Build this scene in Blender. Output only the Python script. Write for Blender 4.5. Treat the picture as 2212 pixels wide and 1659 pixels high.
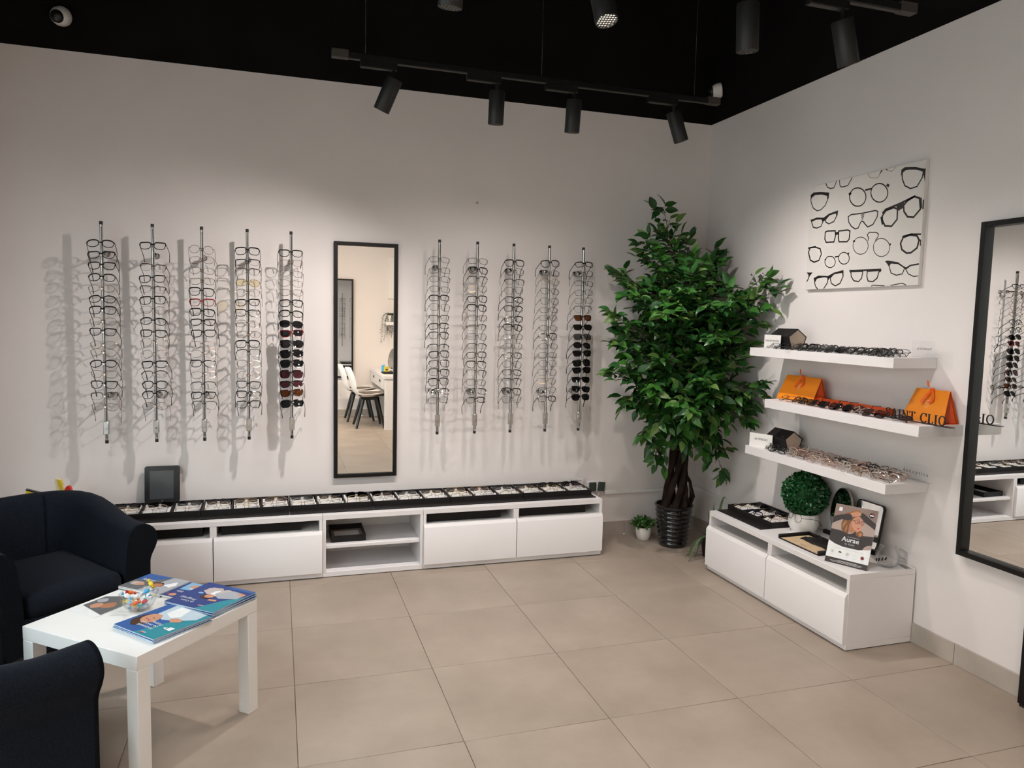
import bpy, bmesh, math, random
from mathutils import Vector, Matrix, Euler
from mathutils.geometry import tessellate_polygon
random.seed(7)
PI = math.pi
SC = bpy.context.scene
COL = SC.collection
for o in list(bpy.data.objects):
    bpy.data.objects.remove(o)

# ------------------------------------------------------------------ camera
CAMP = Vector((-3.00009, -4.78083, 1.56239))
YAW, PITCH, ROLL = 0.30954, 0.08995, 0.02243
_f = Vector((math.sin(YAW)*math.cos(PITCH), math.cos(YAW)*math.cos(PITCH), -math.sin(PITCH)))
_r = Vector((math.cos(YAW), -math.sin(YAW), 0)); _u = _r.cross(_f)
_r2 = _r*math.cos(ROLL)+_u*math.sin(ROLL); _u2 = -_r*math.sin(ROLL)+_u*math.cos(ROLL)
cam_d = bpy.data.cameras.new('camera'); cam = bpy.data.objects.new('camera', cam_d); COL.objects.link(cam)
cam_d.sensor_width = 36; cam_d.lens = 1588.395*36/2212; cam_d.clip_start = .02
cam.matrix_world = Matrix(((_r2.x, _u2.x, -_f.x, CAMP.x), (_r2.y, _u2.y, -_f.y, CAMP.y), (_r2.z, _u2.z, -_f.z, CAMP.z), (0, 0, 0, 1)))
SC.camera = cam

# ------------------------------------------------------------------ light and exposure
SC.view_settings.view_transform = 'Standard'; SC.view_settings.look = 'None'
SC.view_settings.gamma = 1; SC.view_settings.use_curve_mapping = False
SC.view_settings.exposure = 0.18
W = bpy.data.worlds.new('daylight'); SC.world = W; W.use_nodes = True
_bg = W.node_tree.nodes['Background']; _bg.inputs[0].default_value = (.86, .935, 1.0, 1); _bg.inputs[1].default_value = 13.5
CY = SC.cycles; CY.max_bounces = 7; CY.diffuse_bounces = 4; CY.glossy_bounces = 4; CY.transmission_bounces = 4; CY.transparent_max_bounces = 14
CY.caustics_reflective = False; CY.caustics_refractive = False; CY.use_adaptive_sampling = True; CY.adaptive_threshold = .03; CY.sample_clamp_indirect = 6
XL, YF, HC, HT = -4.85, -6.72, 2.98, 3.95       # left wall, front wall, end of the white paint, black ceiling
WIN = (-6.4, -1.9, .10, 2.85)                  # shop window in the left wall: y0, y1, z0, z1
_pl = bpy.data.lights.new('window_daylight', 'AREA'); _pl.shape = 'RECTANGLE'; _pl.size = WIN[1]-WIN[0]; _pl.size_y = WIN[3]-WIN[2]
_pl.cycles.is_portal = True
_po = bpy.data.objects.new('window_daylight', _pl); COL.objects.link(_po)
_po.location = (XL-.12, (WIN[0]+WIN[1])/2, (WIN[2]+WIN[3])/2); _po.rotation_euler = (PI/2, 0, -PI/2)
SPOT_W = 50.0
SPOT_COL = (1.0, .92, .87)
FILL_WARM = (1.0, .80, .62)      # unseen fill lamps added on the third track, tinted to warm the ambient light
# track spots: track, lamp x, aim point, energy factor, beam angle
TRACK_Y = (-1.2, -2.48, -4.35); TRACK_Z = 2.75
SPOTS = [
    (0, -2.473, (-3.3, -.5, .6), 1.95, 126), (0, -1.965, (-1.96, -.85, 0), .80, 156), (0, -1.558, (-1.55, -.85, 0), .80, 156), (0, -.985, (-.12, -1.3, .2), 1.0, 140),
    (1, -2.479, (-2.6, -2.0, 0.), .45, 140), (1, -1.998, (-1.75, -3.3, 0.0), .45, 140), (1, -1.433, (-1.2, -2.3, 0.), .5, 140), (1, -1.03, (-.12, -2.3, 0), .5, 110),
    (2, -3.9, (-3.6, -6.6, .8), 2.2, 150), (2, -2.4, (-2.2, -6.6, .7), 1.4, 150), (2, -1.2, (-1.2, -6.5, .7), 1.3, 150), (2, -3.2, (-3.1, -4.9, 0), 1.8, 150), (2, -1.8, (-1.5, -4.7, 0), 1.8, 150)]  # third track: unseen fill lamps added to raise the ambient bounce

# ------------------------------------------------------------------ materials
MATS = {}
def mat(name, col, rough=.5, metal=0., spec=.5, var=0., vscale=8., bump=0., bscale=60., trans=0., coat=0., sheen=0., ior=1.45, emit=None, es=0.):
    m = bpy.data.materials.new(name); m.use_nodes = True; nt = m.node_tree; b = nt.nodes['Principled BSDF']
    b.inputs['Base Color'].default_value = (*col, 1); b.inputs['Roughness'].default_value = rough
    b.inputs['Metallic'].default_value = metal; b.inputs['Specular IOR Level'].default_value = spec
    b.inputs['IOR'].default_value = ior
    if trans: b.inputs['Transmission Weight'].default_value = trans
    if coat: b.inputs['Coat Weight'].default_value = coat
    if sheen: b.inputs['Sheen Weight'].default_value = sheen
    if emit: b.inputs['Emission Color'].default_value = (*emit, 1); b.inputs['Emission Strength'].default_value = es
    tc = nt.nodes.new('ShaderNodeTexCoord')
    if var:
        n = nt.nodes.new('ShaderNodeTexNoise'); n.inputs['Scale'].default_value = vscale; n.inputs['Detail'].default_value = 4
        r = nt.nodes.new('ShaderNodeValToRGB')
        r.color_ramp.elements[0].position = .3; r.color_ramp.elements[1].position = .7
        r.color_ramp.elements[0].color = (*[max(0, c*(1-var)) for c in col], 1)
        r.color_ramp.elements[1].color = (*[min(1, c*(1+var)) for c in col], 1)
        nt.links.new(tc.outputs['Object'], n.inputs['Vector']); nt.links.new(n.outputs['Fac'], r.inputs['Fac']); nt.links.new(r.outputs['Color'], b.inputs['Base Color'])
    if bump:
        n2 = nt.nodes.new('ShaderNodeTexNoise'); n2.inputs['Scale'].default_value = bscale; n2.inputs['Detail'].default_value = 3
        bp = nt.nodes.new('ShaderNodeBump'); bp.inputs['Strength'].default_value = bump; bp.inputs['Distance'].default_value = .002
        nt.links.new(tc.outputs['Object'], n2.inputs['Vector']); nt.links.new(n2.outputs['Fac'], bp.inputs['Height']); nt.links.new(bp.outputs['Normal'], b.inputs['Normal'])
    MATS[name] = m
    return m
def glassmat(name, tint, gloss=.08, rough=.02):
    m = bpy.data.materials.new(name); m.use_nodes = True; nt = m.node_tree
    for n in list(nt.nodes): nt.nodes.remove(n)
    out = nt.nodes.new('ShaderNodeOutputMaterial'); mix = nt.nodes.new('ShaderNodeMixShader'); t = nt.nodes.new('ShaderNodeBsdfTransparent'); g = nt.nodes.new('ShaderNodeBsdfGlossy')
    t.inputs[0].default_value = (*tint, 1); g.inputs['Roughness'].default_value = rough
    lw = nt.nodes.new('ShaderNodeLayerWeight'); lw.inputs[0].default_value = .25
    ma = nt.nodes.new('ShaderNodeMath'); ma.operation = 'MULTIPLY_ADD'; ma.inputs[1].default_value = .35; ma.inputs[2].default_value = gloss
    nt.links.new(lw.outputs['Fresnel'], ma.inputs[0]); nt.links.new(ma.outputs[0], mix.inputs[0])
    nt.links.new(t.outputs[0], mix.inputs[1]); nt.links.new(g.outputs[0], mix.inputs[2]); nt.links.new(mix.outputs[0], out.inputs[0])
    MATS[name] = m
    return m
mat('wall', (.775, .735, .722), .75, spec=.2, var=.015, vscale=3, bump=.06, bscale=140)
mat('black_paint', (.0075, .0065, .0065), .75, spec=.12, var=.25, vscale=3, bump=.1, bscale=30)
mat('ceiling_black', (.006, .0055, .0055), .8, spec=.1, var=.25, vscale=2, bump=.1, bscale=30)
mat('paving', (.28, .27, .26), .8, var=.1)
mat('render_wall', (.42, .40, .37), .8, var=.05)
mat('grout', (.20, .165, .135), .9)
mat('white_lam', (.80, .78, .785), .32, spec=.45, var=.008, vscale=5)
mat('white_in', (.76, .745, .725), .4, spec=.4, var=.008, vscale=5)
mat('white_table', (.82, .815, .80), .33, spec=.45, var=.008, vscale=5)
mat('white_matte', (.80, .785, .765), .6, var=.01)
mat('white_plastic', (.78, .77, .76), .35, var=.01)
mat('black_frame', (.006, .0057, .0055), .45, spec=.3, var=.15, vscale=20)
mat('black_leather', (.0105, .009, .009), .55, spec=.35, var=.2, vscale=30, bump=.2, bscale=300)
mat('black_card', (.012, .011, .011), .55, spec=.3, var=.2, vscale=12)
mat('black_plastic', (.012, .012, .0125), .3, spec=.5, var=.1)
mat('black_metal', (.005, .005, .0055), .55, spec=.25, var=.1)
mat('lamp_body', (.013, .014, .0145), .48, spec=.4, var=.08)
mat('lamp_grey', (.05, .045, .04), .6, spec=.3, var=.08)
mat('fabric', (.0085, .0115, .0180), .92, spec=.1, var=.3, vscale=160, bump=.35, bscale=500, sheen=.03)
mat('fabric_dark', (.006, .0072, .010), .92, spec=.08, var=.3, vscale=160, bump=.35, bscale=500)
mat('chrome', (.46, .46, .45), .18, metal=1.)
mat('steel', (.50, .50, .48), .3, metal=1.)
mat('gold', (.72, .50, .26), .22, metal=1.)
mat('rose', (.62, .38, .30), .25, metal=1.)
mat('gunmetal', (.018, .018, .02), .35, metal=.3)
mat('acetate_black', (.008, .007, .007), .2, spec=.5, coat=.3)
mat('acetate_brown', (.035, .014, .008), .2, coat=.3, var=.5, vscale=120)
mat('acetate_red', (.22, .010, .012), .2, coat=.3)
mat('acetate_blue', (.010, .014, .04), .2, coat=.3)
mat('acetate_pink', (.52, .33, .27), .2, coat=.3, var=.08)
mat('acetate_clear', (.62, .54, .48), .15, coat=.3, trans=.35)
glassmat('lens_clear', (.975, .98, .975), .018)
glassmat('lens_yellow', (.95, .88, .62), .06)
glassmat('lens_black', (.035, .035, .038), .05)
glassmat('lens_grey', (.16, .16, .17), .06)
glassmat('lens_wine', (.14, .05, .06), .06)
glassmat('lens_brown', (.20, .075, .03), .06)
glassmat('pane', (.94, .96, .95), .05)
glassmat('acrylic', (.985, .99, .99), .008)
mat('mirror', (.93, .94, .93), .006, metal=1.)
mat('trunk', (.026, .016, .012), .85, spec=.2, var=.55, vscale=14, bump=1., bscale=40)
mat('twig', (.085, .06, .035), .8, var=.3)
mat('leaf_a', (.017, .076, .015), .36, spec=.5, var=.30, vscale=7)
mat('leaf_b', (.036, .130, .018), .38, spec=.5, var=.25, vscale=7)
mat('leaf_c', (.092, .175, .038), .42, spec=.45, var=.2, vscale=7)
mat('leaf_box', (.016, .095, .028), .26, spec=.5, var=.45, vscale=60)
mat('leaf_aloe', (.085, .135, .06), .45, var=.25, vscale=12)
mat('leaf_grey', (.09, .11, .07), .6, var=.25, vscale=30)
mat('pot_black', (.008, .008, .009), .16, spec=.6, coat=.5)
mat('pebble', (.50, .42, .32), .8, var=.25, vscale=40)
mat('ceramic', (.80, .785, .76), .12, spec=.5, coat=.4)
mat('soil', (.03, .02, .014), .95, var=.4, vscale=40)
mat('orange', (.86, .26, .012), .5, var=.03)
mat('orange_red', (.62, .075, .008), .5, var=.03)
mat('orange_ribbon', (.80, .12, .015), .3, var=.05)
mat('cord', (.02, .008, .006), .7)
mat('print_pale', (.86, .52, .30), .6)
mat('canvas', (.72, .695, .665), .8, spec=.2, bump=.15, bscale=600, var=.01)
mat('ink', (.010, .007, .008), .55)
mat('paper', (.80, .79, .77), .55, var=.01)
mat('wood_pale', (.46, .36, .28), .6, var=.06, vscale=14)
mat('socket', (.035, .048, .042), .3, spec=.5, var=.1)
mat('kraft', (.62, .46, .29), .7, var=.06, vscale=20)
mat('beige_in', (.36, .29, .24), .7, var=.05)
mat('grey_glossy', (.065, .073, .078), .16, spec=.6)
mat('cushion_stripe', (.065, .05, .042), .8, var=.2, vscale=40)
mat('cushion_pale', (.48, .43, .37), .8)
mat('black_wood', (.012, .0115, .011), .5, var=.2)
mat('lamp_glow', (.9, .8, .65), .5, emit=(1., .86, .66), es=14.)
for nm, c in (('ink_blue', (.022, .095, .32)), ('ink_navy', (.018, .045, .20)), ('ink_teal', (.015, .235, .30)), ('ink_white', (.78, .80, .80)), ('ink_skin', (.55, .27, .17)), ('ink_skin2', (.40, .17, .085)),
              ('ink_hair', (.05, .024, .014)), ('ink_blond', (.42, .17, .05)), ('ink_hairlight', (.17, .075, .03)), ('ink_greyhair', (.48, .42, .41)), ('ink_shirt', (.47, .58, .66)), ('ink_red', (.55, .03, .07)), ('ink_dark', (.035, .026, .026)),
              ('ink_taupe', (.24, .17, .145)), ('ink_taupe2', (.40, .31, .27)), ('ink_grey', (.11, .115, .12)), ('ink_silver', (.36, .38, .42)), ('ink_lightblue', (.20, .42, .62)), ('ink_maroon', (.16, .025, .025)), ('ink_palegrey', (.55, .55, .55))):
    mat(nm, c, .42, var=.04, vscale=30)
for nm, c in (('candy_yellow', (.80, .62, .03)), ('candy_orange', (.85, .17, .02)), ('candy_blue', (.08, .42, .72)), ('candy_white', (.82, .84, .85)), ('candy_red', (.60, .03, .03)), ('candy_teal', (.10, .50, .50)), ('toy_yellow', (.68, .52, .03)), ('toy_cream', (.78, .68, .42)), ('toy_red', (.62, .03, .015)), ('toy_green', (.05, .16, .03))):
    mat(nm, c, .3, var=.08, vscale=50)

def tile_material():
    m = mat('tile', (.545, .455, .375), .42, spec=.4)
    nt = m.node_tree; b = nt.nodes['Principled BSDF']
    geo = nt.nodes.new('ShaderNodeNewGeometry'); oi = nt.nodes.new('ShaderNodeObjectInfo')
    add = nt.nodes.new('ShaderNodeVectorMath'); add.operation = 'MULTIPLY_ADD'; add.inputs[1].default_value = (7, 7, 7)
    nt.links.new(oi.outputs['Location'], add.inputs[0]); nt.links.new(geo.outputs['Position'], add.inputs[2])
    n1 = nt.nodes.new('ShaderNodeTexNoise'); n1.inputs['Scale'].default_value = 2.6; n1.inputs['Detail'].default_value = 7; n1.inputs['Roughness'].default_value = .62
    nt.links.new(add.outputs[0], n1.inputs['Vector'])
    r = nt.nodes.new('ShaderNodeValToRGB'); r.color_ramp.elements[0].position = .32; r.color_ramp.elements[1].position = .70
    r.color_ramp.elements[0].color = (.310, .252, .203, 1); r.color_ramp.elements[1].color = (.390, .322, .265, 1)
    nt.links.new(n1.outputs['Fac'], r.inputs['Fac']); nt.links.new(r.outputs['Color'], b.inputs['Base Color'])
    rr = nt.nodes.new('ShaderNodeMapRange'); rr.inputs['To Min'].default_value = .36; rr.inputs['To Max'].default_value = .5
    nt.links.new(n1.outputs['Fac'], rr.inputs['Value']); nt.links.new(rr.outputs[0], b.inputs['Roughness'])
tile_material()
def skirt_material():
    m = mat('skirting', (.42, .375, .33), .45, var=.08, vscale=6)
skirt_material()

# ------------------------------------------------------------------ mesh helpers
def V(*a): return Vector(a)
class MB:
    def __init__(s): s.v = []; s.f = []; s.m = []
    def add(s, vs, fs, mi=0, M=None):
        k = len(s.v)
        for p in vs:
            p = Vector(p); s.v.append(M @ p if M else p)
        for f in fs: s.f.append([i+k for i in f]); s.m.append(mi)
        return s
    def box(s, x0, x1, y0, y1, z0, z1, mi=0, M=None, b=0.):
        if x0 > x1: x0, x1 = x1, x0
        if y0 > y1: y0, y1 = y1, y0
        if z0 > z1: z0, z1 = z1, z0
        b = min(b, (x1-x0)*.45, (y1-y0)*.45, (z1-z0)*.45)
        if b <= 0:
            vs = [(x, y, z) for z in (z0, z1) for y in (y0, y1) for x in (x0, x1)]
            return s.add(vs, [(0, 2, 3, 1), (4, 5, 7, 6), (0, 1, 5, 4), (2, 6, 7, 3), (0, 4, 6, 2), (1, 3, 7, 5)], mi, M)
        bm = bmesh.new(); bmesh.ops.create_cube(bm, size=1)
        for v in bm.verts: v.co = Vector(((x0+x1)/2+v.co.x*(x1-x0), (y0+y1)/2+v.co.y*(y1-y0), (z0+z1)/2+v.co.z*(z1-z0)))
        bmesh.ops.bevel(bm, geom=bm.edges[:], offset=b, segments=2 if b > .004 else 1, affect='EDGES', profile=.5)
        bm.verts.index_update()
        s.add([v.co for v in bm.verts], [[v.index for v in f.verts] for f in bm.faces], mi, M); bm.free()
        return s
    def tube(s, pts, r, n=6, closed=False, mi=0, M=None, flat=1., caps=True, up=(0, 0, 1)):
        pts = [Vector(p) for p in pts]; N = len(pts); rs = r if isinstance(r, (list, tuple)) else [r]*N
        vs = []; fs = []
        for i, p in enumerate(pts):
            a = pts[(i-1) % N] if (closed or i > 0) else p; c = pts[(i+1) % N] if (closed or i < N-1) else p
            t = (c-a); t = t.normalized() if t.length > 1e-9 else Vector((0, 0, 1))
            u = Vector(up); 
            if abs(t.dot(u)) > .97: u = Vector((0, 1, 0)) if abs(t.y) < .9 else Vector((1, 0, 0))
            e1 = t.cross(u).normalized(); e2 = e1.cross(t)
            for k in range(n):
                an = 2*PI*(k+.5)/n
                vs.append(p+e1*math.cos(an)*rs[i]*flat+e2*math.sin(an)*rs[i])
        for i in range(N if closed else N-1):
            j = (i+1) % N
            for k in range(n):
                l = (k+1) % n
                fs.append((i*n+k, i*n+l, j*n+l, j*n+k))
        if not closed and caps:
            fs.append(tuple(range(n-1, -1, -1))); fs.append(tuple((N-1)*n+k for k in range(n)))
        return s.add(vs, fs, mi, M)
    def lathe(s, prof, n=24, mi=0, M=None, capb=True, capt=False):
        vs = []; fs = []
        for r, z in prof:
            for k in range(n): a = 2*PI*k/n; vs.append((r*math.cos(a), r*math.sin(a), z))
        for i in range(len(prof)-1):
            for k in range(n):
                l = (k+1) % n; fs.append((i*n+k, i*n+l, (i+1)*n+l, (i+1)*n+k))
        if capb: fs.append(tuple(range(n-1, -1, -1)))
        if capt: fs.append(tuple((len(prof)-1)*n+k for k in range(n)))
        return s.add(vs, fs, mi, M)
    def prism(s, poly, h, mi=0, M=None):
        n = len(poly); vs = [(x, y, 0) for x, y in poly]+[(x, y, h) for x, y in poly]
        tri = tessellate_polygon([[Vector((x, y, 0)) for x, y in poly]])
        ar = sum(poly[i][0]*poly[(i+1) % n][1]-poly[(i+1) % n][0]*poly[i][1] for i in range(n))
        fs = []
        for a, b, c in tri:
            A = (poly[b][0]-poly[a][0])*(poly[c][1]-poly[a][1])-(poly[b][1]-poly[a][1])*(poly[c][0]-poly[a][0])
            if A < 0: b, c = c, b
            fs.append((a+n, b+n, c+n)); fs.append((a, c, b))
        for i in range(n):
            j = (i+1) % n
            fs.append((i, j, j+n, i+n) if ar > 0 else (j, i, i+n, j+n))
        return s.add(vs, fs, mi, M)
    def flat(s, poly, z=0., mi=0, M=None):          # a printed area
        tri = tessellate_polygon([[Vector((x, y, 0)) for x, y in poly]]); fs = []
        for a, b, c in tri:
            A = (poly[b][0]-poly[a][0])*(poly[c][1]-poly[a][1])-(poly[b][1]-poly[a][1])*(poly[c][0]-poly[a][0])
            fs.append((a, b, c) if A > 0 else (a, c, b))
        return s.add([(x, y, z) for x, y in poly], fs, mi, M)
    def stroke(s, pts, w, closed=False, z=0., mi=0, M=None, h=0.):
        P = [Vector((p[0], p[1])) for p in pts]; N = len(P); L = []; R = []
        for i in range(N):
            a = P[(i-1) % N] if (closed or i > 0) else None; c = P[(i+1) % N] if (closed or i < N-1) else None
            d1 = (P[i]-a).normalized() if a is not None else None; d2 = (c-P[i]).normalized() if c is not None else None
            d1 = d1 or d2; d2 = d2 or d1
            n1 = Vector((-d1.y, d1.x)); n2 = Vector((-d2.y, d2.x)); nn = n1+n2
            nn = nn.normalized() if nn.length > 1e-6 else n1
            k = 1/max(.5, nn.dot(n1))
            L.append(P[i]+nn*w/2*k); R.append(P[i]-nn*w/2*k)
        vs = [(p.x, p.y, z) for p in L]+[(p.x, p.y, z) for p in R]; fs = []
        for i in range(N if closed else N-1):
            j = (i+1) % N; fs.append((i, N+i, N+j, j))
        if h:
            vs += [(p.x, p.y, z+h) for p in L]+[(p.x, p.y, z+h) for p in R]; M2 = 2*N; f2 = []
            for f in fs: f2.append(tuple(q+M2 for q in f))
            for i in range(N if closed else N-1):
                j = (i+1) % N; f2 += [(i, j, j+M2, i+M2), (N+j, N+i, N+i+M2, N+j+M2)]
            if not closed: f2 += [(0, M2, M2+N, N), (N-1, 2*N-1, 2*N-1+M2, N-1+M2)]
            fs = [tuple(reversed(f)) for f in fs]+f2
        return s.add(vs, fs, mi, M)
    def mesh(s, name, smooth=True, ang=40):
        me = bpy.data.meshes.new(name); me.from_pydata([tuple(p) for p in s.v], [], s.f)
        if len(set(s.m)) > 1 or (s.m and s.m[0]): me.polygons.foreach_set('material_index', s.m)
        if smooth:
            me.polygons.foreach_set('use_smooth', [True]*len(me.polygons)); me.set_sharp_from_angle(angle=math.radians(ang))
        me.update()
        return me
    def build(s, name, mats, parent=None, smooth=True, ang=40):
        me = s.mesh(name, smooth, ang)
        for m in (mats if isinstance(mats, (list, tuple)) else [mats]): me.materials.append(MATS[m])
        return link(name, me, parent)
def link(name, me, parent=None):
    o = bpy.data.objects.new(name, me); COL.objects.link(o)
    if parent is not None: o.parent = parent
    return o
def thing(name, label, cat, loc=(0, 0, 0), rot=0., group=None):
    o = bpy.data.objects.new(name, None); COL.objects.link(o); o.empty_display_size = .05
    o.location = loc
    o.rotation_euler = (0, 0, rot) if isinstance(rot, (int, float)) else rot
    return tag(o, label, cat, group)
def tag(o, label, cat, group=None):
    o['label'] = label; o['category'] = cat
    if group: o['group'] = group
    return o
def struct(o):
    o['kind'] = 'structure'
    return o
def stuff(o):
    o['kind'] = 'stuff'
    return o
def copy_tree(o, parent=None):
    c = o.copy(); COL.objects.link(c); c.parent = parent
    for ch in o.children: copy_tree(ch, c)
    return c
def TR(x=0, y=0, z=0): return Matrix.Translation((x, y, z))
def RX(a): return Matrix.Rotation(a, 4, 'X')
def RY(a): return Matrix.Rotation(a, 4, 'Y')
def RZ(a): return Matrix.Rotation(a, 4, 'Z')
def frame_M(o, u, v):                               # plane placed by origin and two axes
    u = Vector(u).normalized(); v = Vector(v).normalized(); n = u.cross(v)
    return Matrix(((u.x, v.x, n.x, o[0]), (u.y, v.y, n.y, o[1]), (u.z, v.z, n.z, o[2]), (0, 0, 0, 1)))
def text_mb(mb, s, size, M, mi=0, align='LEFT', ext=0., sx=1.):
    c = bpy.data.curves.new('t', 'FONT'); c.body = s; c.size = size; c.align_x = align; c.extrude = ext; c.resolution_u = 2
    o = bpy.data.objects.new('t', c); COL.objects.link(o)
    me = bpy.data.meshes.new_from_object(o)
    mb.add([(v.co.x*sx, v.co.y, v.co.z) for v in me.vertices], [tuple(p.vertices) for p in me.polygons], mi, M)
    bpy.data.objects.remove(o); bpy.data.curves.remove(c); bpy.data.meshes.remove(me)
    return mb
ORD = ['', 'first', 'second', 'third', 'fourth', 'fifth', 'sixth', 'seventh', 'eighth', 'ninth', 'tenth', 'eleventh', 'twelfth', 'thirteenth', 'fourteenth', 'fifteenth', 'sixteenth', 'seventeenth', 'eighteenth', 'nineteenth', 'twentieth', 'twenty-first', 'twenty-second']
# ================================================================== the room
T = .589; TX0 = -2.941; TY0 = -1.094
def cuts(lo, hi, o):
    k = math.floor((lo-o)/T); r = []
    while o+k*T < hi+1e-6:
        if o+k*T > lo+1e-6: r.append(o+k*T)
        k += 1
    return [lo]+[c for c in r if lo+.01 < c < hi-.01]+[hi]
floor = struct(MB().box(XL, 0, YF, 0, -.12, -.0035).build('floor', 'grout'))
_tm = {}
def tile_obj(w, d):
    k = (round(w, 4), round(d, 4))
    if k not in _tm:
        me = MB().box(-w/2, w/2, -d/2, d/2, -.009, 0, b=.0012).mesh('tile'); me.materials.append(MATS['tile']); _tm[k] = me
    return _tm[k]
xs = cuts(XL, 0, TX0); ys = cuts(YF, 0, TY0); G = .0011
for i in range(len(xs)-1):
    for j in range(len(ys)-1):
        o = link('tile', tile_obj(xs[i+1]-xs[i]-2*G, ys[j+1]-ys[j]-2*G), floor)
        o.location = ((xs[i]+xs[i+1])/2, (ys[j]+ys[j+1])/2, 0)
def wall2(name, boxes):
    mb = MB()
    for (x0, x1, y0, y1, z0, z1, mi) in boxes: mb.box(x0, x1, y0, y1, z0, z1, mi)
    return struct(mb.build(name, ['wall', 'black_paint'], smooth=False))
wall_back = wall2('wall_back', [(XL-.15, .15, 0, .15, 0, HC, 0), (XL-.15, .15, 0, .15, HC, HT, 1)])
wall_right = wall2('wall_right', [(0, .15, YF, 0, 0, HC, 0), (0, .15, YF, 0, HC, HT, 1)])
wall_front = wall2('wall_front', [(XL-.15, .15, YF-.15, YF, 0, HC, 0), (XL-.15, .15, YF-.15, YF, HC, HT, 1)])
wall_left = wall2('wall_left', [(XL-.15, XL, YF, WIN[0], 0, HC, 0), (XL-.15, XL, WIN[1], 0, 0, HC, 0), (XL-.15, XL, WIN[0], WIN[1], 0, WIN[2], 0),
                                (XL-.15, XL, WIN[0], WIN[1], WIN[3], HC, 0), (XL-.15, XL, YF, 0, HC, HT, 1)])
struct(MB().box(XL-.15, .15, YF-.15, .15, HT, HT+.1).build('ceiling', 'ceiling_black', smooth=False))
# shop window
wy0, wy1, wz0, wz1 = WIN
win = MB()
for (a, b, c, d) in ((wy0, wy1, wz0, wz0+.06), (wy0, wy1, wz1-.06, wz1), (wy0, wy0+.06, wz0, wz1), (wy1-.06, wy1, wz0, wz1)):
    win.box(XL-.11, XL-.03, a, b, c, d, b=.004)
win = struct(win.build('window_1', 'black_frame'))
for k in range(3):
    a = wy0+.06+k*(wy1-wy0-.12)/3; b = a+(wy1-wy0-.12)/3
    MB().box(XL-.075, XL-.065, a+.002, b-.002, wz0+.06, wz1-.06).build('pane', 'pane', win)
    if k: MB().box(XL-.10, XL-.04, a-.025, a+.025, wz0+.06, wz1-.06, b=.003).build('mullion', 'black_frame', win)
# street outside the shop window: pavement, plus unseen house added to block low sky
struct(MB().box(-30, XL-.16, -32, 26, -.2, -.05).build('ground', 'paving'))
hs = thing('house', 'plain rendered house across the street, unseen, added to block low sky light', 'building', (-11.5, -3, -.05))
MB().box(-4, 0, -22, 22, 0, 6.0).build('wall', 'render_wall', hs, smooth=False)
MB().box(-4.3, .3, -22.3, 22.3, 6.0, 6.3).build('roof', 'ink_grey', hs, smooth=False)
for k in range(6):
    for z in (1.0, 3.6): MB().box(-.02, .03, -17+6*k, -15.6+6*k, z, z+1.7).build('window', 'grey_glossy', hs, smooth=False)
# skirting of floor tile pieces
def skirting(name, along, a0, a1, o, place):
    base = None; mbs = cuts(a0, a1, o)
    for k in range(len(mbs)-1):
        x0, x1 = mbs[k]+.0012, mbs[k+1]-.0012
        mb = MB(); place(mb, x0, x1)
        if base is None: base = struct(mb.build(name, 'skirting'))
        else: mb.build('tile', 'skirting', base)
skirting('baseboard_back', 'x', XL, -.011, TX0, lambda m, a, b: m.box(a, b, -.010, -.0005, .001, .0995, b=.001))
skirting('baseboard_right', 'y', YF, -.001, TY0, lambda m, a, b: m.box(-.010, -.0005, a, b, .001, .0995, b=.001))
skirting('baseboard_front', 'x', XL, -.011, TX0, lambda m, a, b: m.box(a, b, YF+.0005, YF+.010, .001, .0995, b=.001))
# old screw plugs in the back wall
for (x, z) in ((-3.78, 2.35), (-3.40, 2.342), (-3.03, 2.335), (-2.60, 2.31), (-2.29, 2.305), (-1.74, 2.312), (-1.41, 2.305), (-1.11, 2.28), (-.86, 2.26)):
    MB().lathe([(.009, 0), (.009, .0012), (.006, .002)], 10, capt=True, M=TR(x, 0, z) @ RX(PI/2)).build('wall_plug', 'wood_pale' if x > -1.8 and x < -1.7 else 'white_in', wall_back)
# cable trunking at the foot of both walls
trunk_b = struct(MB().box(-.752, -.001, -.016, -.0005, .305, .330, b=.002).build('trim_1', 'white_plastic'))
trunk_r = struct(MB().box(-.016, -.0005, -.83, -.017, .305, .330, b=.002).build('trim_2', 'white_plastic'))

# ================================================================== low cabinets
CH = .379
def cabinet(name, label, n, loc, rot, open_unit=False, group=None):
    w = .6*n; t = thing(name, label, 'cabinet', loc, rot, group); D = .41
    MB().box(.001, w-.001, -D, -.012, CH-.030, CH, b=.0015).build('top_panel', 'white_lam', t)
    MB().box(.001, w-.001, -D, -.012, .004, .034, b=.0015).build('bottom_panel', 'white_lam', t)
    for x in (.001, w-.019): MB().box(x, x+.018, -D, -.012, .034, CH-.030, b=.001).build('side_panel', 'white_lam', t)
    MB().box(.019, w-.019, -.020, -.013, .034, CH-.030).build('back_panel', 'white_in', t)
    if open_unit:
        MB().box(.0195, w-.0195, -.395, -.021, .170, .192, b=.003).build('shelf', 'white_lam', t)
        return t
    MB().box(.019, w-.019, -.395, -.021, .266, .284).build('shelf', 'white_in', t)
    for k in range(1, n): MB().box(.6*k-.018, .6*k+.018, -D+.001, -.021, .284, CH-.0305, b=.001).build('divider', 'white_lam', t)
    for k in range(n):
        x0 = .6*k+.0025; x1 = .6*(k+1)-.0025
        M = Matrix(((0, 0, 1, x0), (1, 0, 0, 0), (0, 1, 0, 0), (0, 0, 0, 1)))
        MB().prism([(-.411, .036), (-.430, .036), (-.430, .266), (-.428, .269), (-.416, .286), (-.411, .286)], x1-x0, M=M).build('drawer_front', 'white_lam', t)
    return t
XR = -.9536
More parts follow.
